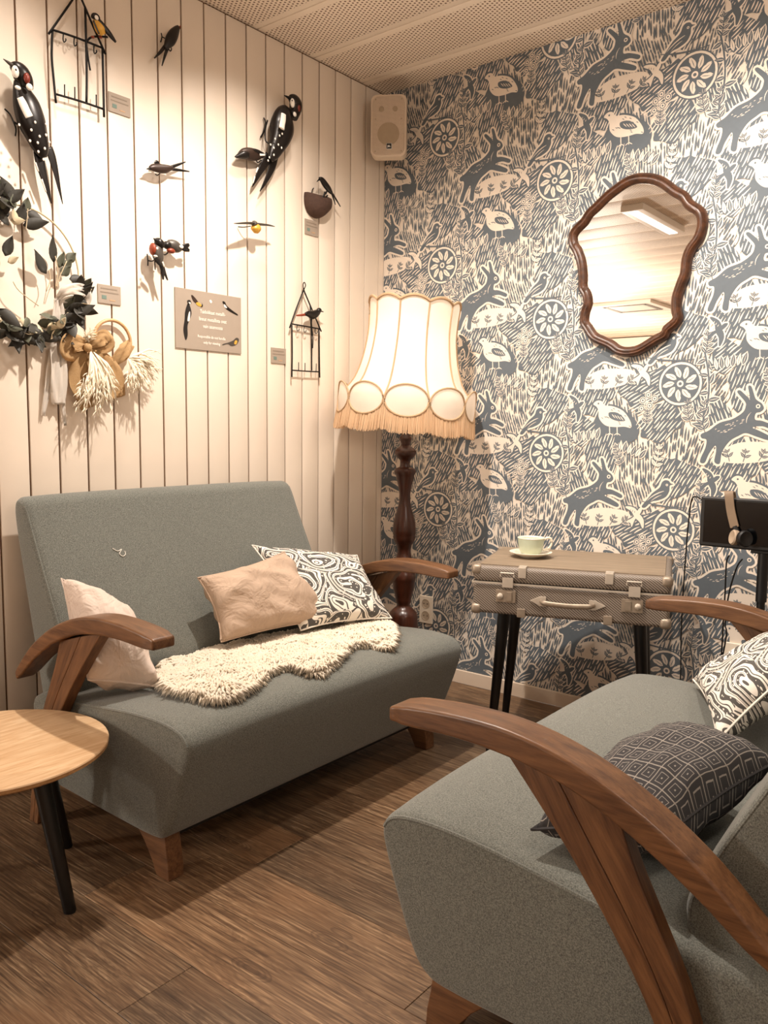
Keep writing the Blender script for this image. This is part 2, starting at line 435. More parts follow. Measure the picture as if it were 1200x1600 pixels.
# perched dark bird
bird = blob([(5.6, 3.2), (4.6, 3.7), (4.0, 4.6), (2.7, 4.9), (1.5, 4.2), (.5, 2.4), (-2.2, .6), (-4.2, -1.4), (-6.6, -4.0), (-5.4, -4.6), (-2.8, -2.6), (-.4, -2.2), (2.4, -1.2), (3.9, .8), (4.3, 2.8)], 4)
B0 = xf(bird, 1.02, .12, (19.5, -5.5)); put(4, 0, grow(B0, .7)); put(5, 1, B0)
disc((22.4, -1.9), .45, 0, 6); disc((22.4, -1.9), .2, 1, 7)
put(6, 0, stroke((21.4, -4.2), (15.2, -8.2), .4, -.5)); put(6, 0, stroke((20.6, -5.7), (16.6, -8.4), .25, -.3))
put(5, 1, stroke((13, -8.4), (30, -9.6), .6, -.8, 6, .5))
# leaf medallion
MC = (25.5, -18.2)
disc(MC, 7.9, 0, 4, 28); disc(MC, 6.9, 1, 5, 28); ring(MC, 7.9, .45, 1, 5, 0, 6.2832, 28)
for i in range(9):
    a = 6.2832*i/9+.2; c = (MC[0]+math.cos(a)*2.1, MC[1]+math.sin(a)*2.1); leaf(c, a+.35, 4.3, 1.9, 0, 7, 0)
    c2 = (MC[0]+math.cos(a+.35)*4.2, MC[1]+math.sin(a+.35)*4.2); leaf(c2, a+.2, 2.3, .9, 0, 7, 0, False)
disc(MC, 1.2, 0, 7, 12); disc(MC, .6, 1, 8, 10)
# curved stem beside it
for i in range(9):
    t = i/9; p = (33.5+2.2*math.sin(t*3.0), -7-26*t); q = (33.5+2.2*math.sin((t+.11)*3.0), -7-26*(t+.11))
    put(4, 0, stroke(p, q, 1.6, 0, 3, .9)); put(5, 1, stroke(p, q, .7, 0, 3, .9))
    if i % 2: leaf(q, -.3+.5*(i % 4), 4.2, 1.7, 1, 5, .4)
    else: leaf(q, 3.6-.3*(i % 3), 3.6, 1.5, 1, 5, .4)
# pale plump bird on a dark mound
put(2, 1, blob([(-8, -37), (-6, -30), (0, -27.5), (7, -29), (11, -34), (9, -39), (0, -40.5)]))
pb = blob([(-7.4, -25.2), (-6.0, -24.0), (-4.2, -24.2), (-2.8, -25.8), (.5, -26.2), (4.6, -28), (7.4, -31.6), (7.8, -34), (5.2, -33.6), (1.6, -33.8), (-2.2, -33.2), (-4.8, -30.6), (-5.2, -27.6), (-6.2, -26)], 4)
PB0 = [Vector((p.x, p.y)) for p in pb]; put(3, 1, grow(PB0, .8)); put(4, 0, grow(PB0, .1))
disc((-5.4, -25), .35, 1, 6)
for i in range(26):
    x, y = rp.uniform(-5, 7), rp.uniform(-34, -25)
    if inside(Vector((x, y)), grow(PB0, -.5)): put(5, 1, stroke((x, y), (x+.9, y-.55), .3, .1, 3))
put(5, 1, blob([(-1, -28.4), (2.6, -28.6), (5.6, -31.4), (2.4, -31.6), (-.6, -30.4)], 3))
for i in range(4): put(6, 0, stroke((.2+i*1.1, -29.1-.25*i), (1.6+i*1.1, -30.6-.3*i), .28))
for x in (-.6, 2.4):
    put(5, 0, stroke((x, -33.4), (x+.2, -36.4), .4, 0, 2, .7))
    for q in (-1.3, 0, 1.3): put(5, 0, stroke((x+.2, -36.2), (x+.2+q, -37), .32, 0, 2, .6))
# small birds on the wing
def flier(c, ink, rot, s=1):
    body = xf(blob([(3.4, .4), (2.4, 1), (.6, .7), (-1.6, .6), (-4.4, 1.5), (-3.6, 0), (-4.4, -1.4), (-1.6, -.5), (.6, -.6), (2.4, -.3)], 3), s, rot, c)
    w1 = xf(blob([(1.2, .4), (1.5, 2.6), (.2, 4.8), (-.6, 4.9), (-.2, 2.4), (-.8, .4)], 3), s, rot, c); w2 = xf(blob([(1.0, -.4), (.6, -2.8), (-1.4, -4.6), (-2.0, -4.4), (-1.0, -2.2), (-.9, -.3)], 3), s, rot, c)
    for b in (body, w1, w2): put(4, 1-ink, grow(b, .45))
    for b in (body, w1, w2): put(5, ink, b)
    for i in range(3): put(6, 1-ink, stroke(xf([(.2-.3*i, 1.2+i*.8)], s, rot, c)[0], xf([(.9-.3*i, 1.6+i*.8)], s, rot, c)[0], .22))
flier((11.5, -14), 0, .9, 1.05); flier((-14.5, -26.5), 1, .5, 1.1)
# flowers, berries and ferns filling the gaps
for (cx, cy) in ((12, -24), (14.6, -26), (11.6, -27), (16.4, -23.4), (14, -22)): disc((cx, cy), 1.35, 0, 5, 12); ring((cx, cy), .95, .3, 1, 6, 0, 6.2832, 12); disc((cx, cy), .35, 1, 6, 8)
sprig((13.6, -34), 1.5, 4, 1.9, 2.6, 1, .02); sprig((-17, -10), 1.9, 5, 2.2, 3.2, 1, -.12); sprig((17, 3), 1.2, 4, 2.1, 3, 0, .1, 5); sprig((-19, -36), 1.3, 4, 2.0, 3, 1, .1); sprig((30, -33), 1.9, 4, 2, 3, 1, -.08)
sprig((6, 4), 2.2, 4, 2.0, 2.8, 1, -.1)
for i in range(6): leaf((4+1.5*i, 10-.5*i), 1.5-.12*i, 4.2, 1.5, i % 2, 5, .35)
for i in range(7): leaf((-16+1.7*i, 12.5+.3*i), 1.9-.1*i, 4.4, 1.4, (i+1) % 2, 5, .35)
EYE = Vector((59.4, 226.7))
pv = MB(); vb = []; fb = []; mb = []
X1, Z1 = 320, 259.5
tess = []
for lay, ink, poly in cell:
    if len(poly) < 3: continue
    P = [Vector((p[0], p[1], 0)) for p in poly]
    tris = tessellate_polygon([P]); c = sum((p for p in P), Vector())/len(P); rad = max((p-c).length for p in P)
    tess.append((lay, ink, np.array([[p.x, p.y] for p in P]), [tuple(t) for t in tris], c.x, c.y, rad))
base = 0; VV = []
for i in range(-2, 7):
    for j in range(-9, 6):
        o = EYE+VA*i+VB*j
        if o.x < -45 or o.x > X1+45 or o.y < -50 or o.y > 320: continue
        for kk, (lay, ink, P, tris, cx, cy, rad) in enumerate(tess):
            x, y = cx+o.x, cy+o.y
            if x < -rad or x > X1+rad or y < 5-rad or y > Z1+rad: continue
            q = np.empty((len(P), 3)); q[:, 0] = (P[:, 0]+o.x)*.01; q[:, 2] = (P[:, 1]+o.y)*.01; q[:, 1] = -.0011-LAY*lay-(kk % 40)*2.5e-6
            VV.append(q); fb += [(base+a, base+b, base+c2) for a, b, c2 in tris]; mb += [0 if ink else 1]*len(tris); base += len(P)
me = bpy.data.meshes.new('wallpaper_print'); me.from_pydata(np.concatenate(VV).tolist(), [], fb)
me.materials.append(M['ink']); me.materials.append(M['paper']); me.polygons.foreach_set('material_index', mb)
bm = bmesh.new(); bm.from_mesh(me)
for co, no in (((.002, 0, 0), (-1, 0, 0)), ((3.2, 0, 0), (1, 0, 0)), ((0, 0, H-.001), (0, 0, 1)), ((0, 0, .06), (0, 0, -1))):
    bmesh.ops.bisect_plane(bm, geom=bm.verts[:]+bm.edges[:]+bm.faces[:], plane_co=co, plane_no=no, clear_outer=True)
bm.to_mesh(me); bm.free()
wp = bpy.data.objects.new('wallpaper_print', me); COL.objects.link(wp); wp.parent = WBo; wp['kind'] = 'stuff'
# ================================================================ sofas
M['sofa'] = fabric('sofa_wool', '4D4E4A', '85877F', 420, .95, 3)
M['oak'] = wood('oak_arm', '482C1A', '7C5637', (5, 45, 45), .38)
M['oak_slant'] = wood('oak_support', '482C1A', '7C5637', (5, 45, 45), .38, (0, math.radians(58), 0))
M['dark_under'] = plain('black_underside', '1A1816', .9)
def profile_block(prof, half, edge=.018, crown=0.0, cu=None, ny=14):
    """closed side profile (X,Z) swept across the width, sides softly rounded, top crowned"""
    cx = sum(p[0] for p in prof)/len(prof); cz = sum(p[1] for p in prof)/len(prof)
    n = len(prof); st = []
    for k in range(5):
        a = math.pi/2*k/4; st.append((-half+edge*(1-math.sin(a)), edge*(1-math.cos(a))))
    st = [(-half, edge)]+[(-half+edge*(1-math.cos(math.pi/2*k/4)), edge*(1-math.sin(math.pi/2*k/4))) for k in range(1, 5)]
    mid = [(-half+edge+(2*half-2*edge)*k/ny, 0) for k in range(1, ny)]
    st = st+mid+[(-y, e) for (y, e) in reversed(st)]
    nor = []
    for i in range(n):
        tx = prof[(i+1) % n][0]-prof[i-1][0]; tz = prof[(i+1) % n][1]-prof[i-1][1]; L = math.hypot(tx, tz) or 1
        nor.append((tz/L, -tx/L))
    ar = sum(prof[i][0]*prof[(i+1) % n][1]-prof[(i+1) % n][0]*prof[i][1] for i in range(n))
    if ar < 0: nor = [(-a, -b) for a, b in nor]
    vs = []
    for (y, e) in st:
        c = crown*(1-(y/half)**4)
        for i, (x, z) in enumerate(prof):
            k = max(0, nor[i][1]) if cu is None else max(0, nor[i][0]*cu[0]+nor[i][1]*cu[1])
            vs.append((x-nor[i][0]*e+nor[i][0]*c*k, y, z-nor[i][1]*e+nor[i][1]*c*k))
    fs = [(a*n+i, a*n+(i+1) % n, (a+1)*n+(i+1) % n, (a+1)*n+i) for a in range(len(st)-1) for i in range(n)]
    fs.append(tuple(range(n))); fs.append(tuple((len(st)-1)*n+i for i in reversed(range(n))))
    return vs, fs
def smooth_prof(pts, n=5): return [(p.x, p.z) for p in catmull([Vector((x, 0, z)) for x, z in pts], n, True)]
SEAT = smooth_prof([(.20, .345), (.32, .365), (.455, .384), (.56, .398), (.68, .411), (.78, .415), (.85, .409), (.886, .394), (.902, .366), (.893, .322), (.862, .235), (.826, .15), (.795, .116), (.75, .104), (.60, .104), (.42, .108), (.27, .116), (.225, .15), (.20, .25)], 4)
BACK = smooth_prof([(.085, .908), (.112, .893), (.128, .862), (.165, .78), (.235, .64), (.30, .515), (.338, .43), (.343, .385), (.33, .33), (.295, .24), (.26, .18), (.22, .17), (.195, .22), (.172, .33), (.135, .48), (.085, .68), (.05, .83), (.048, .885), (.062, .905)], 4)
ARM_TOP = [(.845, .632), (.80, .642), (.70, .650), (.60, .648), (.50, .628), (.40, .588), (.30, .527), (.23, .468), (.19, .428)]
ARM_BOT = [(.845, .606), (.80, .606), (.70, .610), (.60, .604), (.50, .584), (.40, .542), (.30, .480), (.235, .430), (.195, .405)]
def sofa(label, loc, rz):
    root = thing('sofa', label, 'sofa', loc, rz)
    vs, fs = profile_block(SEAT, .585, .02, .018); seat = MB().add(vs, fs).build('seat', M['sofa'], root, smooth=60)
    ns = len(SEAT)
    for s in (-1, 1):
        path = []
        for k in range(ns):
            x, z = SEAT[k]
            if x < .36 or z < .372: continue
            tx = SEAT[(k+1) % ns][0]-SEAT[k-1][0]; tz = SEAT[(k+1) % ns][1]-SEAT[k-1][1]; L = math.hypot(tx, tz); nx, nz = -tz/L, tx/L
            if nz < 0: nx, nz = -nx, -nz
            path.append((x-nx*.008, s*.580, z-nz*.006))
        path.sort()
        MB().loft(path, .0042, 6, (0, 1, 0)).build('piping', M['sofa'], seat)
    vs, fs = profile_block(BACK, .545, .022, .012, (.89, .46)); back = MB().add(vs, fs).build('backrest', M['sofa'], root, smooth=60)
    fr = [(.112, .888), (.128, .860), (.165, .78), (.235, .64), (.30, .515), (.338, .43), (.341, .385), (.328, .33)]
    for s in (-1, 1):
        path = [(p.x-.008, s*.538, p.z) for p in catmull([Vector((x, 0, z)) for x, z in fr], 4)]
        MB().loft(path, .004, 6, (0, 1, 0)).build('piping', M['sofa'], back)
    for s in (-1, 1):
        # bent armrest: a rounded bar swept along its curve
        T = catmull([Vector((x, 0, z)) for x, z in ARM_TOP], 4); B = catmull([Vector((x, 0, z)) for x, z in ARM_BOT], 4)
        vs = []; fs = []; n = len(T)
        for i, (t, b) in enumerate(zip(T, B)):
            hw = .036-.004*(i < 3)-.010*max(0, (i-n*.6)/(n*.4))
            vs += [(t.x, s*.603-hw, t.z), (t.x, s*.603+hw, t.z), (b.x, s*.603+hw, b.z), (b.x, s*.603-hw, b.z)]
        for i in range(n-1):
            for k in range(4): fs.append((i*4+k, i*4+(k+1) % 4, i*4+4+(k+1) % 4, i*4+4+k))
        fs += [(3, 2, 1, 0), (n*4-4, n*4-3, n*4-2, n*4-1)]
        MB().add(vs, fs).build('armrest', M['oak'], root, bevel=.006, bseg=3, smooth=50)
        # slanting support running down into the rear leg, two planks side by side
        fe = [(.62, .612), (.55, .535), (.48, .452), (.40, .34), (.345, .24), (.30, .12), (.272, 0)]
        re_ = [(.42, .556), (.395, .49), (.36, .42), (.315, .33), (.283, .24), (.25, .12), (.228, 0)]
        F = catmull([Vector((x, 0, z)) for x, z in fe], 3); Rr = catmull([Vector((x, 0, z)) for x, z in re_], 3)
        m = MB(); y0_, y1_ = (.588, .622) if s > 0 else (-.622, -.588)
        for lo, hi in ((0, .497), (.503, 1)):
            vs = []; fs = []; n = len(F)
            for a, b in zip(F, Rr):
                p = a.lerp(b, lo); q = a.lerp(b, hi); vs += [(p.x, y0_, p.z), (p.x, y1_, p.z), (q.x, y1_, q.z), (q.x, y0_, q.z)]
            for i in range(n-1):
                for k in range(4): fs.append((i*4+k, i*4+(k+1) % 4, i*4+4+(k+1) % 4, i*4+4+k))
            fs += [(3, 2, 1, 0), (n*4-4, n*4-3, n*4-2, n*4-1)]
            m.add(vs, fs)
        m.build('arm_support', M['oak_slant'], root, bevel=.003, bseg=2, smooth=50)
        # sabre front leg
        lp = [(.665, .108), (.70, .075), (.73, .035), (.748, 0), (.80, 0), (.798, .04), (.79, .08), (.785, .118)]
        MB().prism([(x, s*.545-.024, z) for x, z in lp], (0, .048, 0)).build('leg', M['oak'], root, bevel=.004)
    MB().box((.52, 0, .099), (.5, 1.08, .012)).build('base_cloth', M['dark_under'], root)
    return root
SOFA_A = sofa('grey two-seat sofa against the board wall, with a sheepskin on its seat', (0, -1.25, 0), 0)
SOFA_B = sofa('grey two-seat sofa in the right foreground with dark patterned cushions', (2.38, -1.25, 0), math.pi)
# ================================================================ cushions
def cushion(name, label, mat, corners, thick, seed=0, wr=.006, n=26, group=None, pinch=.10, piping=None):
    """pillow stretched between four corner points; fuller in the middle, seams drawn in between the corners"""
    c = [Vector(p) for p in corners]; org = (c[0]+c[1]+c[2]+c[3])/4
    nrm = ((c[2]-c[0]).cross(c[3]-c[1])).normalized(); vs = []; uvs = []; rnd = random.Random(seed); off = Vector((seed*3.1, seed*1.7, 0))
    def P(u, v, s):
        # u,v in -1..1
        k = 1-pinch*(1-v*v)*abs(u)**3; k2 = 1-pinch*(1-u*u)*abs(v)**3; uu = u*k; vv = v*k2
        a, b = (uu+1)/2, (vv+1)/2; p = c[0]*(1-a)*(1-b)+c[1]*a*(1-b)+c[2]*a*b+c[3]*(1-a)*b
        h = max(0, (1-u*u)*(1-v*v))**.42
        q = Vector((u*1.6, v*1.6, s*.7))+off
        f = noise.noise(q*1.3)*1.0+noise.noise(Vector((q.x*3.2+q.y*1.4, q.y*2.0, q.z)))*.55
        rim = max(abs(u), abs(v)); f += .5*math.sin((u*v)*9+seed)*(rim**3)
        return p+nrm*s*(thick*.5*h)+nrm*(wr*f*min(1, h*2.2))
    vs = []; idx = {}
    for s in (1, -1):
        for i in range(n+1):
            for j in range(n+1):
                u, v = -1+2*i/n, -1+2*j/n; edge = i in (0, n) or j in (0, n)
                if s == -1 and edge: idx[(s, i, j)] = idx[(1, i, j)]; continue
                idx[(s, i, j)] = len(vs); vs.append(P(u, v, s)-org); uvs.append((i/n, j/n))
    fs = []
    for s in (1, -1):
        for i in range(n):
            for j in range(n):
                q = [idx[(s, i, j)], idx[(s, i+1, j)], idx[(s, i+1, j+1)], idx[(s, i, j+1)]]; fs.append(q if s == 1 else q[::-1])
    root = thing(name, label, 'cushion', org, 0, group)
    m = MB(); m.v = [tuple(p) for p in vs]; m.f = fs; m.mi = [0]*len(fs)
    o = m.build('cover', mat, root, smooth=180)
    ul = o.data.uv_layers.new(name='UVMap')
    for l in o.data.loops: ul.data[l.index].uv = uvs[l.vertex_index]
    rim = [(i, 0) for i in range(n)]+[(n, j) for j in range(n)]+[(i, n) for i in range(n, 0, -1)]+[(0, j) for j in range(n, 0, -1)]
    MB().loft([vs[idx[(1, i, j)]] for i, j in rim], .003, 5, (0, 0, 1), closed=True).build('seam', mat if piping is None else piping, root)
    return root
def cotton(name, a, b):
    t = NT(name); v = t.coord(); f = t.noise(v, 9, 3, .5); g = t.noise(v, 700, 1)
    t.col(t.mix(f, a, b)); t.set(Roughness=.9, Specular_IOR_Level=.2); h = t.math('ADD', t.math('MULTIPLY', t.noise(v, 14, 3, .6, .8), 1.0), t.math('MULTIPLY', g, .05)); t.bump(h, .6, .03); return t.m
M['taupe'] = cotton('taupe_cotton', 'B29A86', 'C2AA96'); M['rose'] = cotton('pale_rose_cotton', 'CDBBAE', 'D8C8BC')
def diamond_mat():
    t = NT('diamond_weave'); c = t.node('ShaderNodeTexCoord'); mp = t.node('ShaderNodeMapping'); t.link(c.outputs['UV'], mp.inputs[0])
    mp.inputs['Scale'].default_value = (9.5, 9.5, 1); sp = t.node('ShaderNodeSeparateXYZ'); t.link(mp.outputs[0], sp.inputs[0])
    def cen(x): return t.math('ABSOLUTE', t.math('SUBTRACT', t.math('FRACT', x), .5))
    a, b = cen(sp.outputs[0]), cen(sp.outputs[1]); d = t.math('MAXIMUM', a, b)
    def band(lo, hi): return t.math('MULTIPLY', t.math('GREATER_THAN', d, lo), t.math('LESS_THAN', d, hi))
    m = t.math('ADD', t.math('ADD', band(.468, .5), band(.25, .283)), t.math('LESS_THAN', d, .045))
    n = t.noise(t.coord(), 600, 1); m = t.math('MULTIPLY', t.math('MINIMUM', m, 1), t.math('ADD', .55, t.math('MULTIPLY', n, .5)))
    t.col(t.mix(m, '413F40', 'A79F96')); t.set(Roughness=.9, Specular_IOR_Level=.2); t.bump(m, .2, .001); return t.m
M['diamond'] = diamond_mat()
def swirl_mat():
    t = NT('swirl_print'); c = t.node('ShaderNodeTexCoord'); uv = c.outputs['UV']
    nz = t.node('ShaderNodeTexNoise'); t.link(uv, nz.inputs['Vector']); nz.inputs['Scale'].default_value = 3.2; nz.inputs['Detail'].default_value = 1
    sub = t.node('ShaderNodeVectorMath', operation='SUBTRACT'); t.link(nz.outputs['Color'], sub.inputs[0]); sub.inputs[1].default_value = (.5, .5, .5)
    sc = t.node('ShaderNodeVectorMath', operation='SCALE'); t.link(sub.outputs[0], sc.inputs[0]); sc.inputs['Scale'].default_value = .34
    ad = t.node('ShaderNodeVectorMath', operation='ADD'); t.link(uv, ad.inputs[0]); t.link(sc.outputs[0], ad.inputs[1])
    vo = t.node('ShaderNodeTexVoronoi', feature='F1'); t.link(ad.outputs[0], vo.inputs['Vector']); vo.inputs['Scale'].default_value = 2.7; vo.inputs['Randomness'].default_value = .85
    # spiral arms round each cell centre: distance rings twisted by angle
    df = t.node('ShaderNodeVectorMath', operation='SUBTRACT'); t.link(ad.outputs[0], df.inputs[0])
    t.link(vo.outputs['Position'], df.inputs[1])
    sx = t.node('ShaderNodeSeparateXYZ'); t.link(df.outputs[0], sx.inputs[0]); ang = t.math('ARCTAN2', sx.outputs[1], sx.outputs[0])
    ph = t.math('ADD', t.math('MULTIPLY', vo.outputs['Distance'], 6.5), t.math('DIVIDE', ang, 6.28318))
    fr = t.math('FRACT', ph)
    w1 = t.math('MULTIPLY', t.math('GREATER_THAN', fr, .40), t.math('LESS_THAN', fr, .56)); w2 = t.math('MULTIPLY', t.math('GREATER_THAN', fr, .66), t.math('LESS_THAN', fr, .92))
    d2 = t.node('ShaderNodeTexVoronoi', feature='F1'); t.link(uv, d2.inputs['Vector']); d2.inputs['Scale'].default_value = 34
    dots = t.math('MULTIPLY', t.math('LESS_THAN', d2.outputs['Distance'], .3), t.math('LESS_THAN', fr, .22))
    m = t.math('MINIMUM', t.math('ADD', t.math('ADD', w1, w2), dots), 1)
    t.col(t.mix(m, '55524F', 'E9E1D6')); t.set(Roughness=.85, Specular_IOR_Level=.25); return t.m
M['swirl'] = swirl_mat()
def lerp_ray(u, v, k, z0): # point on the sight line of (u,v), distance fraction k of the way to height z0
    p = at(u, v, 'z', z0); return CAM.lerp(p, k)
# sofa against the board wall
def onback(u, v, off):
    d = ray(u, v); k = .568+off-(CAM.x+.52*CAM.z); t = k/(d.x+.52*d.z); return CAM+d*t
cushion('throw_cushion', 'pale rose cotton cushion leaning in the corner by the armrest beside the round table', M['rose'],
        [at(138, 1062, 'z', .46), at(248, 1073, 'z', .43), onback(205, 965, .15), onback(96, 904, .09)], .21, 2, .014, pinch=.03)
cushion('throw_cushion', 'black and white swirl cushion behind the taupe cushion by the lamp', M['swirl'],
        [at(470, 985, 'z', .45), at(612, 966, 'z', .455), onback(558, 868, .20), onback(394, 852, .075)], .13, 5, .006)
cushion('throw_cushion', 'taupe cotton cushion tilted on the sheepskin, in front of the swirl cushion', M['taupe'],
        [at(345, 1003, 'z', .455), at(526, 968, 'z', .465), onback(444, 862, .17), onback(309, 903, .13)], .15, 9, .016)
# sofa in the foreground
cushion('throw_cushion', 'charcoal cushion with woven pale diamonds, under the foreground armrest', M['diamond'],
        [(1.778, -1.795, .447), lerp_ray(1037, 1139, .895, .425), (2.068, -1.38, .515), (1.985, -1.775, .485)], .165, 12, .010)
cushion('throw_cushion', 'black and white swirl cushion at the far end of the foreground sofa', M['swirl'],
        [lerp_ray(1122, 1158, .94, .425), at(1083, 1062, 'z', .44), (1.99, -.74, .63), (2.06, -1.14, .66)], .13, 15, .006)
# ================================================================ sheepskin
def sheepskin():
    out = [(246, 1048), (262, 1078), (290, 1090), (330, 1098), (362, 1094), (395, 1078), (425, 1056), (455, 1050), (490, 1056), (520, 1042), (548, 1018), (580, 1014), (606, 1016), (612, 1000), (600, 976), (560, 970), (520, 972), (470, 978), (420, 985), (370, 996), (330, 1002), (296, 1008), (266, 1026)]
    def zs(x): return np.interp(x, [.2, .32, .455, .56, .68, .78, .85, .89], [.35, .368, .388, .402, .414, .418, .41, .39])+.016
    P = [at(u, v, 'z', .428) for u, v in out]; P = [Vector((min(p.x, .875), p.y)) for p in catmull(P, 4, True)]
    xs = [p.x for p in P]; ysv = [p.y for p in P]; rnd = random.Random(5)
    org = Vector((.6, -1.25, .42)); root = thing('sheepskin_throw', 'cream long-haired sheepskin lying across the sofa seat', 'sheepskin', org)
    hide = MB(org); loop = [Vector((p.x, p.y, zs(p.x)+.004)) for p in P]; hide.prism(loop, (0, 0, .008)); hide.build('hide', M['fleece'], root)
    fur = MB(org); vs = []; fs = []; cnt = 0
    while cnt < 17000:
        x, y = rnd.uniform(min(xs), max(xs)), rnd.uniform(min(ysv), max(ysv))
        if not inside(Vector((x, y)), P): continue
        cnt += 1; L = rnd.uniform(.024, .046); fld = noise.noise(Vector((x*7, y*7, 0)))*2.4+noise.noise(Vector((x*19, y*19, 3)))*1.8-.4
        a = fld+rnd.uniform(-.5, .5); d = Vector((math.cos(a), math.sin(a), 0)); z = zs(x)+.008+.010*noise.noise(Vector((x*11, y*11, 8)))
        b = Vector((x, y, z)); nv = Vector((0, 0, 1)); sd = d.cross(nv); w0 = rnd.uniform(.0030, .0056)
        c0 = b; c1 = b+d*L*.4+nv*L*.36; c2 = b+d*L*1.0+nv*L*.26+Vector((0, 0, -.004))
        k = len(vs); vs += [c0+sd*w0, c0-sd*w0, c0+nv*w0*1.3-d*w0, c1+sd*w0*.9, c1-sd*w0*.9, c1+nv*w0, c2]
        fs += [(k, k+1, k+4, k+3), (k+1, k+2, k+5, k+4), (k+2, k, k+3, k+5), (k+3, k+4, k+6), (k+4, k+5, k+6), (k+5, k+3, k+6)]
    # fringe hanging over the outline
    for i in range(len(P)*14):
        t = i/14; a, b = P[int(t) % len(P)], P[(int(t)+1) % len(P)]; q = a.lerp(b, t-int(t)); tg = (b-a)
        if tg.length < 1e-6: continue
        cen = Vector((.62, -1.2)); o2 = Vector((tg.y, -tg.x)).normalized()
        if inside(q+o2*.01, P): o2 = -o2
        d = Vector((o2.x, o2.y, 0)); d.rotate(Matrix.Rotation(rnd.uniform(-.6, .6), 3, 'Z')); L = rnd.uniform(.014, .032); base = Vector((q.x, q.y, zs(q.x)+rnd.uniform(.0, .014))); sd = d.cross(Vector((0, 0, 1))); w0 = rnd.uniform(.002, .004)
        c1 = base+d*L*.6+Vector((0, 0, .003)); c2 = base+d*L; c2.z = max(zs(min(c2.x, .87))-.012, base.z-.010); k = len(vs)
        vs += [base+sd*w0, base-sd*w0, base+Vector((0, 0, w0*1.5)), c1+sd*w0*.8, c1-sd*w0*.8, c1+Vector((0, 0, w0)), c2]
        fs += [(k, k+1, k+4, k+3), (k+1, k+2, k+5, k+4), (k+2, k, k+3, k+5), (k+3, k+4, k+6), (k+4, k+5, k+6), (k+5, k+3, k+6)]
    fur.add(vs, fs); o = fur.build('fleece', M['fleece'], root, smooth=180); o['kind'] = 'stuff'
def cloth_glow(name, a, b, tr, scale=30):
    t = NT(name); o = t.n['Material Output']; f = t.noise(t.coord(), scale, 2); c = t.mix(f, a, b); t.col(c); t.set(Roughness=.9, Specular_IOR_Level=.15)
    tl = t.node('ShaderNodeBsdfTranslucent'); t.link(c, tl.inputs[0]); mx = t.node('ShaderNodeMixShader'); mx.inputs[0].default_value = tr
    t.link(t.b.outputs[0], mx.inputs[1]); t.link(tl.outputs[0], mx.inputs[2]); t.link(mx.outputs[0], o.inputs[0]); return t.m
M['fleece'] = cloth_glow('fleece', 'F6E6CE', 'FFF9EE', .35)
sheepskin()
# ================================================================ round side table
def table_top_mat():
    t = NT('oak_veneer'); v = t.coord('Object', (40, 5, 1), (0, 0, .6)); f = t.noise(v, 1.1, 4, .6, 1.2); g = t.noise(t.coord('Object', (160, 14, 1), (0, 0, .6)), 1, 2)
    st = t.node('ShaderNodeTexNoise'); c = t.ramp(t.math('ADD', t.math('MULTIPLY', f, .7), t.math('MULTIPLY', g, .3)), [(.35, 'C29B72'), (.65, 'E0C19B')]); t.n.remove(st)
    sp = t.node('ShaderNodeSeparateXYZ'); t.link(t.coord('Object', (1, 1, 1), (0, 0, .6)), sp.inputs[0])
    band = t.math('FLOOR', t.math('DIVIDE', sp.outputs[0], .09)); wn = t.node('ShaderNodeTexWhiteNoise', noise_dimensions='1D'); t.link(band, wn.inputs['W'])
    c = t.mix(t.math('MULTIPLY', wn.outputs['Value'], .30), c, 'AE8860'); t.col(c); t.set(Roughness=.42); return t.m
M['veneer'] = table_top_mat(); M['ply_edge'] = wood('veneer_edge', '8E673F', 'B98E60', (30, 30, 80)); M['black'] = plain('black_lacquer', '0E0D0D', .35, var=.1)
TC = Vector((.53, -2.113, 0)); TZ = .37
tb = thing('side_table', 'round oak-topped side table with black splayed legs beside the sofa', 'table', TC)
m = MB(); m.lathe([(.0001, TZ-.001), (.255, TZ-.001), (.2605, TZ-.003), (.262, TZ-.006)], seg=72); m.build('table_top', M['veneer'], tb)
m = MB(); m.lathe([(.2618, TZ-.0062), (.2615, TZ-.014), (.250, TZ-.021), (.0001, TZ-.022)], seg=72); m.build('rim', M['ply_edge'], tb)
for bx, by in ((.725, -2.04), (.449, -1.885), (.335, -2.186), (.611, -2.341)):
    b = Vector((bx, by, 0))-TC; tp = Vector((b.x*.62, b.y*.62, TZ-.021)); 
    MB().loft([tp, tp.lerp(b, .5), b+Vector((0, 0, .004)), b], [.021, .0175, .0145, .0135], 18, (1, 0, 0)).build('leg', M['black'], tb, smooth=40)
m = MB()
for a in (0, math.pi/2): m.box((0, 0, TZ-.029), (.30, .045, .014), Matrix.Rotation(a+.5, 3, 'Z'))
m.build('cross_brace', M['black'], tb)
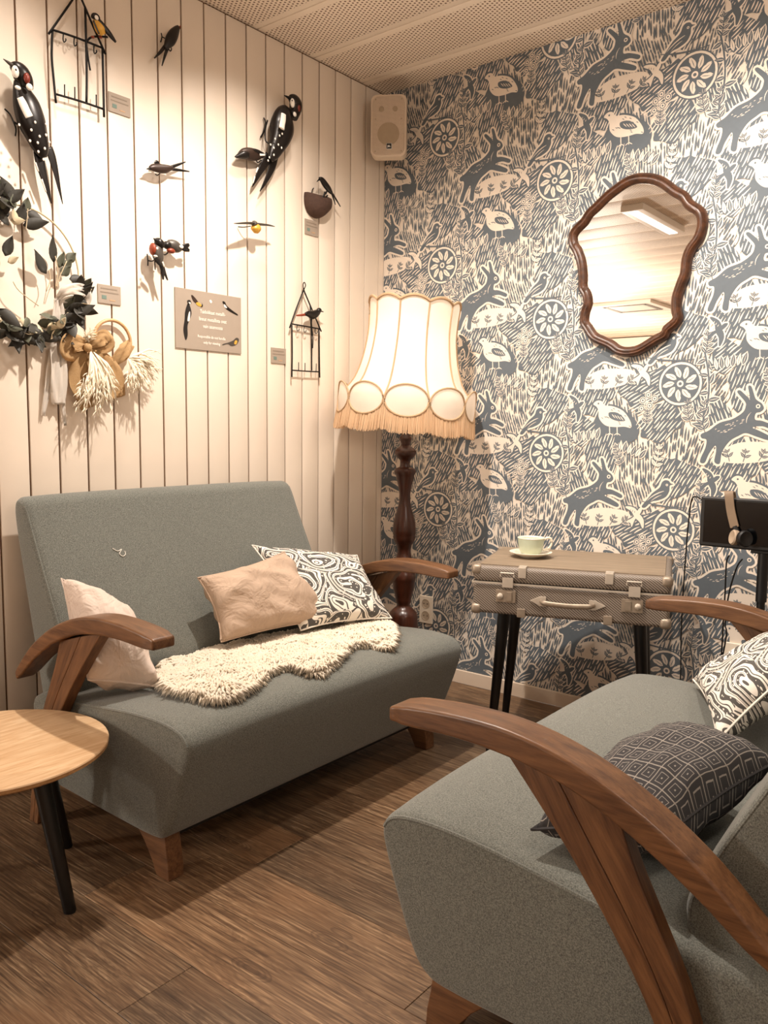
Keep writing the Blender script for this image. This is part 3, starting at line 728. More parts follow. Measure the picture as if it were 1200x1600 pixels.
# ================================================================ floor lamp
M['mahogany'] = wood('dark_turned_wood', '2A140C', '4A2415', (25, 25, 5), .28)
LP = Vector((.365, -.30, 0))
lampo = thing('floor_lamp', 'turned dark wood floor lamp with cream fringed shade in the corner', 'lamp', LP)
KM = px2m((LP.x, LP.y, 1.0))
def lz(v): return at(641, v, 'y', LP.y).z
prof_px = [(672, 6), (681, 7), (684, 9.5), (688, 9.5), (692, 7.5), (696, 7), (700, 12), (704, 16.5), (709, 17), (714, 14), (719, 8.5), (725, 7.5), (730, 9), (733, 16.5), (738, 17.5), (743, 14.5), (748, 13.8), (758, 11), (772, 8.7), (784, 9), (795, 11), (806, 14.5), (817, 17.3), (828, 18.2), (835, 18.3), (837, 17.4), (840, 18), (847, 16), (852, 12.5), (858, 11), (862, 10.2), (870, 12), (877, 14.5), (883, 15.5), (889, 14), (896, 18), (903, 19.5), (907, 19), (911, 17.5), (920, 17), (930, 14.5), (938, 12.6), (942, 12.5), (945, 10.5), (949, 11), (953, 16), (958, 21), (964, 23), (977, 23.6)]
pr = [(r*KM, lz(v)) for v, r in prof_px]; zl = pr[-1][1]
pr += [(.066, zl-.03), (.060, zl-.05), (.045, zl-.065), (.045, zl-.09), (.075, zl-.11), (.085, zl-.135), (.07, .07), (.13, .045)]
pr = pr[::-1]
m = MB(LP); m.lathe(pr, LP, 32); m.build('pole', M['mahogany'], lampo, smooth=45)
MB(LP).lathe([(.17, 0), (.175, .012), (.172, .026), (.14, .042), (.10, .05)], LP, 40).build('base', M['mahogany'], lampo)
def shade_cloth(name, c, tr, scale=300, strength=.0):
    t = NT(name); o = t.n['Material Output']; f = t.noise(t.coord(), scale, 2); t.col(t.mix(f, tuple(x*.93 for x in lin(c)[:3])+(1,), c)); t.set(Roughness=.9, Specular_IOR_Level=.1)
    tl = t.node('ShaderNodeBsdfTranslucent'); tl.inputs[0].default_value = lin(c); mx = t.node('ShaderNodeMixShader'); mx.inputs[0].default_value = tr
    t.link(t.b.outputs[0], mx.inputs[1]); t.link(tl.outputs[0], mx.inputs[2]); t.link(mx.outputs[0], o.inputs[0]); return t.m
M['shade'] = shade_cloth('shade_silk', 'FAF1E6', .45); M['shade_trim'] = shade_cloth('shade_braid', 'C9AA88', .2); M['fringe'] = shade_cloth('shade_fringe', 'EBCBA6', .35)
TILT = Matrix.Rotation(-math.radians(4.2), 4, C_F)   # the shade hangs slightly crooked
TILT = Matrix.Rotation(math.radians(4.2), 4, Vector((C_F.x, C_F.y, 0)).normalized())
SZ = lz(640); SC = LP+Vector((0, 0, SZ)); PIV = Matrix.Translation(SC)@TILT
NPAN = 10; A0 = math.atan2((CAM-LP).y, (CAM-LP).x)+math.pi/10   # one panel faces the sofas
hs_ = lambda v: (640-v)*KM
SH = [(651, 104.5), (640, 104.5), (628, 104), (620, 100), (608, 90), (595, 82), (575, 75), (557, 71), (540, 68.5), (522, 67), (500, 67.5), (482, 69)]
SH = [(r*KM, hs_(v)) for v, r in SH]
def shp(a, r, z): return PIV@Vector((r*math.cos(a), r*math.sin(a), z))
def spl(vals, t):
    k = t*(len(vals)-1); i = min(int(k), len(vals)-2); f = k-i; a, b = vals[i], vals[i+1]; return (a[0]+(b[0]-a[0])*f, a[1]+(b[1]-a[1])*f)
SHs = [(p.x, p.z) for p in catmull([Vector((r, 0, z)) for r, z in SH], 3)]
m = MB(LP); vs = []; fs = []; NA = NPAN*8
for i, (r, z) in enumerate(SHs):
    for k in range(NA):
        a = A0+2*math.pi*(k/NA); w = abs(((k/8) % 1)-.5)*2    # 0 mid panel, 1 at rib
        t = i/(len(SHs)-1); sc = 1-.035*(1-w)*math.sin(math.pi*min(1, t*1.0))+.0
        dz = (.018*(1-w*w)) if i == len(SHs)-1 else 0
        vs.append(shp(a, r*sc, z+dz))
fs = [(i*NA+k, i*NA+(k+1) % NA, (i+1)*NA+(k+1) % NA, (i+1)*NA+k) for i in range(len(SHs)-1) for k in range(NA)]
SHADE = m.add(vs, fs).build('shade', M['shade'], lampo, smooth=180)
for p in range(NPAN):
    a = A0+2*math.pi*p/NPAN
    MB(LP).loft([shp(a, r+.002, z) for r, z in SHs], .0035, 6, (0, 0, 1)).build('rib_braid', M['shade_trim'], SHADE)
    # oval medallion at the hem, and its braid
    ac = a+math.pi/NPAN; hw = math.pi/NPAN*.97; hh = 23*KM; zc = hs_(629)
    def ov(th, rr, out=.0):
        aa = ac+hw*math.cos(th)*rr; zz = zc+hh*math.sin(th)*rr; return shp(aa, 104*KM+.004+out+.006*(1-rr), zz)
    ring_ = [ov(2*math.pi*k/28, 1, .002) for k in range(28)]
    MB(LP).loft(ring_, .0036, 6, (0, 0, 1), closed=True).build('oval_braid', M['shade_trim'], SHADE)
    mm = MB(LP); vs = [ov(2*math.pi*k/28, 1) for k in range(28)]+[ov(2*math.pi*k/28, .5) for k in range(28)]+[ov(0, 0)]
    mm.add(vs, [(k, (k+1) % 28, 28+(k+1) % 28, 28+k) for k in range(28)]+[(28+k, 28+(k+1) % 28, 56) for k in range(28)]).build('oval_panel', M['shade'], SHADE, smooth=180)
    # scalloped top braid
    tp = [shp(a+2*math.pi/NPAN*k/8, 69*KM+.002, hs_(482)+.018*(1-(abs(k/8-.5)*2)**2)) for k in range(9)]
    MB(LP).loft(tp, .006, 6, (0, 0, 1)).build('top_braid', M['shade_trim'], SHADE)
m = MB(LP); NF = 520
for k in range(NF):
    a = 2*math.pi*k/NF; pp = ((a)*NPAN/(2*math.pi)) % 1; w = abs(pp-.5)*2
    zt = zc-hh*math.sqrt(max(0, 1-(1-(1-w))**2))*.98 if False else zc-hh*math.sqrt(max(0, 1-w*w))+.004
    zb = hs_(672)-.014*(1-w*w)+random.uniform(-.004, .004)
    rr = 105*KM+random.uniform(-.001, .003); p0 = shp(A0+a, rr, zt); p1 = shp(A0+a+random.uniform(-.006, .006), rr+.008+random.uniform(0, .004), zb)
    m.loft([p0, p0.lerp(p1, .5)+Vector((0, 0, 0)), p1], [.0020, .0021, .0016], 4, (0, 0, 1), caps=False)
fo = m.build('fringe', M['fringe'], SHADE, smooth=180); fo['kind'] = 'stuff'
bl = NT('bulb_glass'); bl.col('FFF2DC'); bl.b.inputs['Emission Color'].default_value = (1, .82, .6, 1); bl.b.inputs['Emission Strength'].default_value = 2.5
M['brass'] = plain('brass', 'A9824A', .35, 1)
MB(LP).loft([LP+Vector((0, 0, lz(676))), LP+Vector((0, 0, lz(640))), LP+Vector((0, 0, lz(610)))], [.012, .018, .018], 14).build('socket', M['brass'], lampo)
BC = LP+Vector((0, 0, lz(580)))
MB(LP).ball(BC, (.03, .03, .042), seg=16).build('bulb', bl.m, lampo, smooth=180)
lb = lamp('lamp_bulb', BC+Vector((0, 0, .055)), 1.25, .03, (1, .84, .66)); 
lb.parent = lampo; lb.location = BC+Vector((0, 0, .055))-LP
# ================================================================ suitcase table
SCs = Vector((1.172, -.375, 0)); SROT = .337; SW, SD, SZ0, SZ1 = .626, .45, .508, .672
sc = thing('suitcase_table', 'old grey suitcase made into a side table on black legs', 'table', SCs, SROT)
def weave_mat():
    t = NT('woven_fibreboard'); c = t.node('ShaderNodeTexCoord'); sp = t.node('ShaderNodeSeparateXYZ'); t.link(c.outputs['Object'], sp.inputs[0])
    a = t.math('ADD', t.math('ADD', sp.outputs[0], sp.outputs[1]), t.math('MULTIPLY', sp.outputs[2], 1.3)); fr = t.math('FRACT', t.math('MULTIPLY', a, 95))
    n = t.noise(t.coord('Object', (300, 300, 900)), 1, 2); s = t.math('MULTIPLY', t.math('GREATER_THAN', fr, .5), t.math('ADD', .6, t.math('MULTIPLY', n, .5)))
    t.col(t.mix(s, '4A4038', '9C8F82')); t.set(Roughness=.55); t.bump(s, .2, .001); return t.m
M['weave'] = weave_mat()
t = NT('worn_suitcase_top'); f = t.noise(t.coord('Object', (3, 22, 3)), 2, 5, .65, .4); g = t.noise(t.coord(), 7, 3); t.col(t.mix(t.math('MULTIPLY', g, .6), t.ramp(f, [(.3, '6E5F4E'), (.7, '96846E')]), '857562')); t.set(Roughness=.6); M['worn'] = t.m
M['metal'] = plain('worn_nickel', '9A8C7C', .45, .55, .25, 60); M['edge_metal'] = plain('pale_metal_strip', 'C6BBAD', .4, .45, .1)
def rbox(cx, cy, cz, dx, dy, dz): return MB().box((cx, cy, cz), (dx, dy, dz))
zs_ = SZ0+.108
rbox(0, 0, (SZ0+zs_)/2, SW, SD, zs_-SZ0-.003).build('body', M['weave'], sc, bevel=.014, bseg=3)
lid = rbox(0, 0, (zs_+SZ1)/2, SW+.004, SD+.004, SZ1-zs_-.002).build('lid', M['weave'], sc, bevel=.016, bseg=3)
rbox(0, 0, SZ1+.0005, SW-.036, SD-.036, .005).build('lid_top', M['worn'], lid, bevel=.002)
m = MB()
for sx in (-1, 1): m.box((sx*(SW/2+.002), 0, zs_-.001), (.004, SD, .006))
for sy in (-1, 1): m.box((0, sy*(SD/2+.002), zs_-.001), (SW+.006, .004, .006))
m.build('rim_strip', M['edge_metal'], sc)
for sx in (-1, 1):
    for sy in (-1, 1):
        for z, nm in ((SZ1-.016, 'corner_cap'), (SZ0+.016, 'corner_cap')):
            MB().box((sx*(SW/2-.012), sy*(SD/2-.012), z), (.036, .036, .036)).build(nm, M['metal'], sc, bevel=.013, bseg=3)
fy = -SD/2
for lx in (-.20, .20):
    lt = MB().box((lx, fy-.004, zs_-.042), (.066, .007, .042)).build('latch', M['metal'], sc, bevel=.002)
    MB().lathe([(.010, 0), (.010, .006), (.006, .009), (.0001, .0095)], (lx-.018 if lx < 0 else lx+.018, fy-.007, zs_-.042), 14, Matrix.Rotation(math.pi/2, 3, 'X')).build('lock_button', M['edge_metal'], lt)
    MB().box((lx+(.012 if lx < 0 else -.012), fy-.009, zs_-.042), (.018, .004, .030)).build('lock_slider', M['metal'], lt, bevel=.001)
    MB().box((lx+.006, fy-.007, zs_+.004), (.036, .006, .034)).build('hasp', M['edge_metal'], lt, bevel=.002)
    MB().loft([(lx-.018, fy-.01, zs_+.024), (lx-.018, fy-.01, zs_+.036), (lx+.026, fy-.01, zs_+.036), (lx+.026, fy-.01, zs_+.024)], .003, 6, (0, 1, 0)).build('hasp_loop', M['edge_metal'], lt)
for lx in (-.148, .128):
    cl = MB().box((lx, fy-.003, SZ1-.017), (.026, .008, .036)).build('edge_clip', M['edge_metal'], sc, bevel=.003)
    MB().box((lx, fy+.010, SZ1+.001), (.026, .026, .006)).build('clip_top', M['edge_metal'], cl, bevel=.002)
for lx in (-.148, .128): MB().box((lx, fy-.002, SZ0+.013), (.028, .008, .030)).build('edge_clip', M['metal'], sc, bevel=.003)
hz = zs_-.050
hd = MB().loft(catmull([(-.085, fy-.006, hz), (-.075, fy-.022, hz-.001), (-.04, fy-.026, hz-.003), (0, fy-.027, hz-.004), (.04, fy-.026, hz-.003), (.075, fy-.022, hz-.001), (.085, fy-.006, hz)], 4), [.006]*4+[.008]*17+[.006]*4, 10, (0, 0, 1), (1.1, .7)).build('handle', M['metal'], sc, smooth=180)
for lx in (-.088, .088):
    q = [(lx-.032*(1 if lx > 0 else -1)*-1, 0), (lx, .016), (lx-.02*(1 if lx > 0 else -1), .016), (lx-.02*(1 if lx > 0 else -1), -.016), (lx, -.016)]
    MB().prism([(x, fy-.0005, hz+z) for x, z in q], (0, -.005, 0)).build('handle_plate', M['edge_metal'], hd, bevel=.001)
for sx in (-1, 1):
    for sy in (-1, 1):
        top = Vector((sx*.222, sy*.125, SZ0)); bot = Vector((sx*.262, sy*.135, 0))
        lg = MB().loft([top, top.lerp(bot, .03), top.lerp(bot, .98), bot], [.023, .022, .0125, .012], 18, (1, 0, 0)).build('leg', M['black'], sc, smooth=40)
        MB().box((top.x, top.y, SZ0-.003), (.06, .06, .006)).build('mount_plate', M['black'], lg)
# cup and saucer
M['mint'] = plain('mint_porcelain', 'B9C2AC', .18, var=.03); M['cream_porc'] = plain('cream_porcelain', 'EDE3D0', .2, var=.03)
CP = at(829, 869, 'z', SZ1+.006); CP.z = SZ1+.0032
sa = thing('saucer', 'cream saucer on top of the suitcase', 'saucer', CP)
MB().lathe([(.0001, .002), (.028, .002), (.032, .0), (.036, .0), (.040, .004), (.062, .012), (.074, .018), (.0745, .0195), (.072, .0205), (.058, .0155), (.036, .0085), (.0001, .0075)], (0, 0, 0), 40).build('dish', M['cream_porc'], sa, smooth=50)
CU = CP+Vector((0, 0, .0085))
cu = thing('coffee_cup', 'mint green coffee cup with cream rim standing on the saucer', 'cup', CU)
MB().lathe([(.0001, .001), (.026, .001), (.027, 0), (.03, .003), (.038, .012), (.043, .028), (.0455, .046), (.0468, .0585)], (0, 0, 0), 40).build('bowl', M['mint'], cu, smooth=60)
MB().lathe([(.0468, .0580), (.0478, .0600), (.0465, .0615), (.0448, .060), (.0425, .044), (.038, .022), (.028, .010), (.0001, .008)], (0, 0, 0), 40).build('inner_rim', M['cream_porc'], cu, smooth=60)
hdv = Vector((C_R.x, C_R.y, 0)).normalized(); hp = [Vector((0, 0, .052))+hdv*.044, Vector((0, 0, .060))+hdv*.058, Vector((0, 0, .056))+hdv*.070, Vector((0, 0, .040))+hdv*.073, Vector((0, 0, .024))+hdv*.063, Vector((0, 0, .017))+hdv*.042]
MB().loft(catmull(hp, 5), .0042, 10, (0, 0, 1), (1, 1.1)).build('handle', M['cream_porc'], cu, smooth=180)
t = NT('coffee'); t.col('C9A27C'); t.set(Roughness=.3); MB().lathe([(.0001, .047), (.0428, .047), (.0428, .0475), (.0001, .0478)], (0, 0, 0), 32).build('coffee', t.m, cu)
# ================================================================ mirror on the papered wall
M['walnut'] = wood('walnut_frame', '2E1A10', '5A3722', (30, 30, 30), .35)
t = NT('mirror_silver'); t.col('F2ECE4'); t.set(Metallic=1, Roughness=.01); M['silver'] = t.m
MO = [(640, 130), (720, 136), (800, 165), (880, 225), (945, 262), (985, 318), (1058, 368), (1086, 430), (1086, 500), (1070, 560), (1045, 612), (1000, 672), (976, 740), (966, 830), (944, 890), (922, 950), (905, 1010), (905, 1080), (914, 1138), (888, 1192), (830, 1242), (808, 1285), (740, 1322), (660, 1372), (600, 1400), (520, 1411), (450, 1395), (390, 1352), (300, 1312), (262, 1280), (230, 1230), (200, 1178), (205, 1100), (224, 1040), (214, 985), (190, 940), (189, 860), (180, 770), (155, 692), (126, 640), (121, 570), (150, 510), (208, 450), (245, 392), (300, 340), (370, 270), (450, 206), (520, 160), (580, 138)]
mo = [BW(860+x/4.444, 240+y/4.444, .02) for x, y in MO]
mo = catmull(mo, 3, True); MOc = sum(mo, Vector())/len(mo); MOc.y = -.002
mir = thing('wall_mirror', 'mirror in a wavy carved walnut frame on the patterned wall', 'mirror', MOc)
n = len(mo); prof = [(0, .0), (0, .012), (.004, .020), (.010, .025), (.015, .022), (.018, .024), (.024, .025), (.029, .019), (.033, .016), (.037, .010), (.037, .0)]
pts2 = [Vector((p.x, p.z)) for p in mo]
ar = sum(pts2[i].x*pts2[(i+1) % n].y-pts2[(i+1) % n].x*pts2[i].y for i in range(n)); sg = 1 if ar > 0 else -1
nrm = []
for i in range(n):
    tv = pts2[(i+2) % n]-pts2[i-2]; tv.normalize(); nrm.append(Vector((-tv.y, tv.x))*sg)
for _ in range(4): nrm = [(nrm[i-1]+nrm[i]*2+nrm[(i+1) % n]).normalized() for i in range(n)]
vs = []; fs = []; k = len(prof)
for i in range(n):
    for d, h in prof: q = pts2[i]+nrm[i]*d; vs.append((q.x, -.003-h, q.y))
fs = [(i*k+j, i*k+j+1, ((i+1) % n)*k+j+1, ((i+1) % n)*k+j) for i in range(n) for j in range(k-1)]
MB(MOc).add(vs, fs).build('frame', M['walnut'], mir, smooth=60)
ins = [pts2[i]+nrm[i]*.035 for i in range(n)]
MB(MOc).prism([(q.x, -.006, q.y) for q in ins], (0, -.004, 0)).build('glass', M['silver'], mir, smooth=0)
# ================================================================ loudspeaker high in the corner
M['spk'] = plain('speaker_plastic', 'DCC9B4', .55, var=.03)
def grille_mat():
    t = NT('speaker_grille'); c = t.node('ShaderNodeTexCoord'); sp = t.node('ShaderNodeSeparateXYZ'); t.link(c.outputs['Object'], sp.inputs[0])
    a = t.math('SUBTRACT', t.math('FRACT', t.math('DIVIDE', sp.outputs[0], .003)), .5); b = t.math('SUBTRACT', t.math('FRACT', t.math('DIVIDE', sp.outputs[2], .003)), .5)
    m = t.math('LESS_THAN', t.math('ADD', t.math('POWER', a, 2), t.math('POWER', b, 2)), .07); t.col(t.mix(m, 'D2BEA8', '8A7765')); t.set(Roughness=.6); return t.m
M['grille'] = grille_mat(); M['cone'] = plain('speaker_cone', 'AB9880', .8)
SP = Vector((.150, -.165, 0)); SP.z = at(601, 197, 'y', -.17).z
fwd = (CAM-SP); fa = math.atan2(fwd.y, fwd.x)+math.pi/2-.10
sp = thing('loudspeaker', 'small cream wall loudspeaker tucked under the ceiling in the corner', 'speaker', SP, fa)
sw, sh_ = .150, .252
def rrect(w, h, r, n=5):
    out = []
    for cx, cz, a0 in ((w/2-r, h/2-r, 0), (-w/2+r, h/2-r, 90), (-w/2+r, -h/2+r, 180), (w/2-r, -h/2+r, 270)):
        for i in range(n+1): a = math.radians(a0+90*i/n); out.append((cx+r*math.cos(a), cz+r*math.sin(a)))
    return out
R1 = rrect(sw, sh_, .026)
MB().prism([(x, -.0, z) for x, z in R1], (0, .055, 0)).build('cabinet', M['spk'], sp, bevel=.005, bseg=3)
MB().prism([(x*.80, .054, z*.86) for x, z in R1], (0, .05, 0)).build('cabinet_back', M['spk'], sp, bevel=.006)
MB().prism([(x*.90, -.004, z*.935) for x, z in R1], (0, .006, 0)).build('grille', M['grille'], sp, bevel=.002)
gz = -.035
cone = MB().lathe([(.046, 0), (.046, .0012), (.040, .0018), (.018, .0010), (.0001, .0018)], (0, -.0042, gz), 30, Matrix.Rotation(math.pi/2, 3, 'X')).build('woofer', M['cone'], sp)
for dx in (-.03, .028): MB().lathe([(.011, 0), (.011, .001), (.0001, .0016)], (dx, -.0042, .066), 16, Matrix.Rotation(math.pi/2, 3, 'X')).build('tweeter', M['cone'], sp)
for dx in (-.055, .055):
    for dz in (-.105, .105, .026): MB().lathe([(.003, 0), (.003, .001), (.0001, .0014)], (dx, -.0042, dz), 10, Matrix.Rotation(math.pi/2, 3, 'X')).build('screw', M['cone'], sp)
M['badge_black'] = plain('badge_black', '0B0B0B', .4); M['badge_white'] = plain('badge_white', 'F4EFE8', .5)
bd = MB().box((.004, -.0068, -.086), (.024, .003, .024)).build('badge', M['badge_white'], sp); MB().box((.004, -.0085, -.086), (.021, .002, .021)).build('badge_field', M['badge_black'], bd)
def text_mesh(body, size, mat, parent, M4, name='lettering', align='CENTER', bold=0):
    cu_ = bpy.data.curves.new(name, 'FONT'); cu_.body = body; cu_.size = size; cu_.align_x = align; cu_.align_y = 'CENTER'; cu_.offset = bold; cu_.extrude = .0002; cu_.resolution_u = 2
    o = bpy.data.objects.new(name, cu_); COL.objects.link(o); dg = bpy.context.evaluated_depsgraph_get(); me = bpy.data.meshes.new_from_object(o.evaluated_get(dg))
    bpy.data.objects.remove(o); me.materials.clear(); me.materials.append(mat); q = bpy.data.objects.new(name, me); COL.objects.link(q); q.parent = parent; q.matrix_local = M4; return q
text_mesh('JBL', .010, M['badge_white'], bd, Matrix.Translation((.004, -.0098, -.087))@Matrix.Rotation(math.pi/2, 4, 'X'), bold=.0004)
MB().loft([(0, .10, 0), (.0, .14, 0)], .02, 14, (0, 0, 1)).build('bracket', M['spk'], sp)
# ================================================================ sockets on the papered wall
M['socket'] = plain('socket_plastic', 'E9DDCB', .35, var=.02); M['socket_dark'] = plain('socket_recess', 'B7A58F', .5); M['hole'] = plain('socket_hole', '2A211A', .7)
def outlet(label, c, w, h, n):
    r = thing('wall_socket', label, 'socket', c)
    MB().box((0, -.005, 0), (w, .010, h)).build('plate', M['socket'], r, bevel=.003, bseg=3)
    for i in range(n):
        z = (i-(n-1)/2)*-.055
        ins_ = MB().lathe([(.0215, 0), (.0215, .0015), (.019, .0015), (.018, .0002), (.0001, .0001)], (0, -.0102, z), 24, Matrix.Rotation(math.pi/2, 3, 'X')).build('socket_well', M['socket_dark'], r)
        for dx in (-.0095, .0095): MB().lathe([(.0027, 0), (.0027, .0006), (.0001, .0007)], (dx, -.0106, z), 10, Matrix.Rotation(math.pi/2, 3, 'X')).build('pin_hole', M['hole'], ins_)
    return r
c0 = BW(667, 952, .002); outlet('white double wall socket beside the lamp pole', Vector((c0.x, -.0018, c0.z)), .072, .126, 2)
c1 = BW(1150, 1033, .002); outlet('white wall socket low down behind the foreground sofa', Vector((c1.x, -.0018, c1.z-.01)), .080, .150, 1)
pc_ = Vector((c1.x+.012, -.0119, c1.z-.012)); pg = thing('power_adapter', 'white power plug in the socket behind the foreground sofa', 'plug', pc_)
MB().box((0, -.022, 0), (.05, .044, .062)).build('housing', M['socket'], pg, bevel=.008, bseg=3); MB().loft([(0, -.03, -.03), (0, -.032, -.05)], [.006, .004], 10).build('strain_relief', M['socket'], pg)
# ================================================================ screen on a stand with headphones
M['screen'] = plain('black_screen_case', '08080A', .45, var=.1); M['rubber'] = plain('black_cable', '0A0A0B', .6)
TY = -.33
tl, bl_, = at(1097, 772, 'y', TY), at(1094, 853, 'y', TY)
zt_, zb_ = .918, bl_.z+.002; x0_ = tl.x; wT = .40; tr_ = .03
SB = Vector((at(1186, 900, 'y', TY-.02).x, TY+.02, 0))
st = thing('tablet_stand', 'black tablet screen mounted on a thin black floor stand', 'tablet', SB)
scr = MB(SB).box((x0_+wT/2, TY, (zt_+zb_)/2), (wT, .016, zt_-zb_)).build('screen_case', M['screen'], st, bevel=.006, bseg=3)
t = NT('dark_glass'); t.col('050506'); t.set(Roughness=.12); MB(SB).box((x0_+wT/2, TY-.0085, (zt_+zb_)/2+.002), (wT-.024, .001, zt_-zb_-.024)).build('display', t.m, scr)
m = MB(SB); m.loft([(SB.x, SB.y, .02), (SB.x, SB.y, .66)], .0125, 14); m.build('lower_pole', M['screen'], st)
m = MB(SB); m.loft([(SB.x, SB.y, .60), (SB.x, SB.y, zb_+.03)], .0165, 14); m.build('upper_pole', M['screen'], st)
m = MB(SB); m.lathe([(.14, 0), (.14, .008), (.13, .014), (.03, .02), (.016, .04)], (SB.x, SB.y, 0), 30); m.build('base', M['screen'], st)
MB(SB).box((SB.x, SB.y-.006, zb_+.02), (.07, .022, .06)).build('clamp', M['screen'], st, bevel=.004)
M['tan'] = plain('tan_band', '7E6A55', .6, var=.1); M['pad'] = plain('beige_pad', 'A08D78', .8)
HX = at(1142, 800, 'y', TY-.014)
hp_ = thing('headphones', 'black headphones with tan headband hanging over the tablet screen', 'headphones', (HX.x, TY, zt_))
def hpt(u, v, off): return at(u, v, 'y', TY-off)
bandp = [Vector((hpt(1141, 775, 0).x, TY+.030, zt_-.05)), Vector((hpt(1140, 770, 0).x, TY+.022, zt_+.008)), Vector((hpt(1139, 765, 0).x, TY+.003, zt_+.017)), hpt(1139, 772, .014), hpt(1142, 798, .016), hpt(1148, 824, .018)]
MB((HX.x, TY, zt_)).loft(catmull(bandp, 5), .013, 4, (1, 0, 0), shape=[(1, .22), (-1, .22), (-1, -.22), (1, -.22)]).build('headband', M['tan'], hp_, bevel=.001)
MB((HX.x, TY, zt_)).loft([hpt(1148, 822, .019), hpt(1152, 832, .020), hpt(1160, 842, .022)], [.008, .008, .006], 8, (0, 1, 0), (.5, 1)).build('yoke', M['screen'], hp_)
for (u, v, off, rr, mt) in ((1148, 840, .026, .024, 'pad'), (1163, 842, .045, .026, 'screen')):
    c = hpt(u, v, off); Rm = Vector((-.75, -.6, .15)).to_track_quat('Z', 'Y').to_matrix() if mt == 'pad' else Vector((.75, -.6, .1)).to_track_quat('Z', 'Y').to_matrix()
    ec = MB((HX.x, TY, zt_)).lathe([(.0001, -.008), (rr*.9, -.008), (rr, -.003), (rr, .006), (rr*.85, .010), (rr*.5, .008), (.0001, .006)], c, 22, Rm).build('ear_cup', M[mt], hp_)
def cable(name, label, pts, r=.0025):
    o = MB(pts[0]).loft(catmull(pts, 6), r, 6, (1, 0, 0)).build(name, M['rubber']); o.location = pts[0]; tag(o, label, 'cable'); return o
cb_ = lambda u, v, y: at(u, v, 'y', y)
cable('charging_cable', 'thin black cable looping out from the left side of the tablet', [Vector((x0_-.001, TY+.006, zt_-.012)), cb_(1082, 778, TY+.05), cb_(1076, 815, -.2), cb_(1072, 860, -.14), cb_(1066, 950, -.10), cb_(1064, 1010, -.08), cb_(1063, 1062, -.08), Vector((cb_(1064, 1065, -.08).x-.01, -.08, .10)), Vector((cb_(1064, 1065, -.08).x+.03, -.06, .004))])
cable('headphone_cable', 'black headphone cable hanging straight down below the tablet', [hpt(1140, 855, .026)+Vector((0, 0, -.026)), cb_(1135, 880, TY-.016), cb_(1133, 925, TY+.01), cb_(1130, 975, TY+.08), cb_(1128, 1010, TY+.16), cb_(1122, 1062, -.10), Vector((c1.x-.10, -.06, .12)), Vector((c1.x-.08, -.06, .004))])
cable('power_cable', 'black cable with an inline connector hanging beneath the headphones', [hpt(1160, 868, .03)+Vector((0, 0, -.012)), cb_(1152, 885, TY-.01), cb_(1142, 915, TY+.02), cb_(1136, 945, TY+.06), cb_(1133, 975, TY+.12), cb_(1134, 1000, TY+.18), Vector((c1.x-.05, -.07, .16)), Vector((c1.x-.04, -.05, .004))])
# ================================================================ things fixed in the bigger room, seen in the mirror
t = NT('light_diffuser'); t.col('FFFFFF'); t.b.inputs['Emission Color'].default_value = (1, .92, .82, 1); t.b.inputs['Emission Strength'].default_value = 3.0; M['diffuser'] = t.m
M['white_enamel'] = plain('white_enamel', 'F0E8DE', .4, var=.02)
lt = thing('ceiling_batten', 'white strip light on the ceiling, seen in the mirror', 'ceiling light', (.175, -2.80, H))
MB().box((0, 0, -.022), (.155, .80, .044)).build('housing', M['white_enamel'], lt, bevel=.006); MB().box((0, 0, -.046), (.06, .76, .006)).build('diffuser', M['diffuser'], lt)
ac = thing('ceiling_cassette', 'flat white ceiling vent unit, seen at the foot of the mirror', 'vent', (-1.55, -6.7, H))
MB().box((0, 0, -.02), (.7, .7, .04)).build('panel', M['white_enamel'], ac, bevel=.006)
M['grey_slot'] = plain('grey_slot', '7A736B', .6)
for q in (-.25, .25): MB().box((q, 0, -.042), (.05, .52, .006)).build('slot', M['grey_slot'], ac); MB().box((0, q, -.042), (.52, .05, .006)).build('slot', M['grey_slot'], ac)
struct(MB().box((-2.3, -10.2, 2.33), (3.2, .55, .5)).build('trim_1', M['plaster'], bevel=.004))
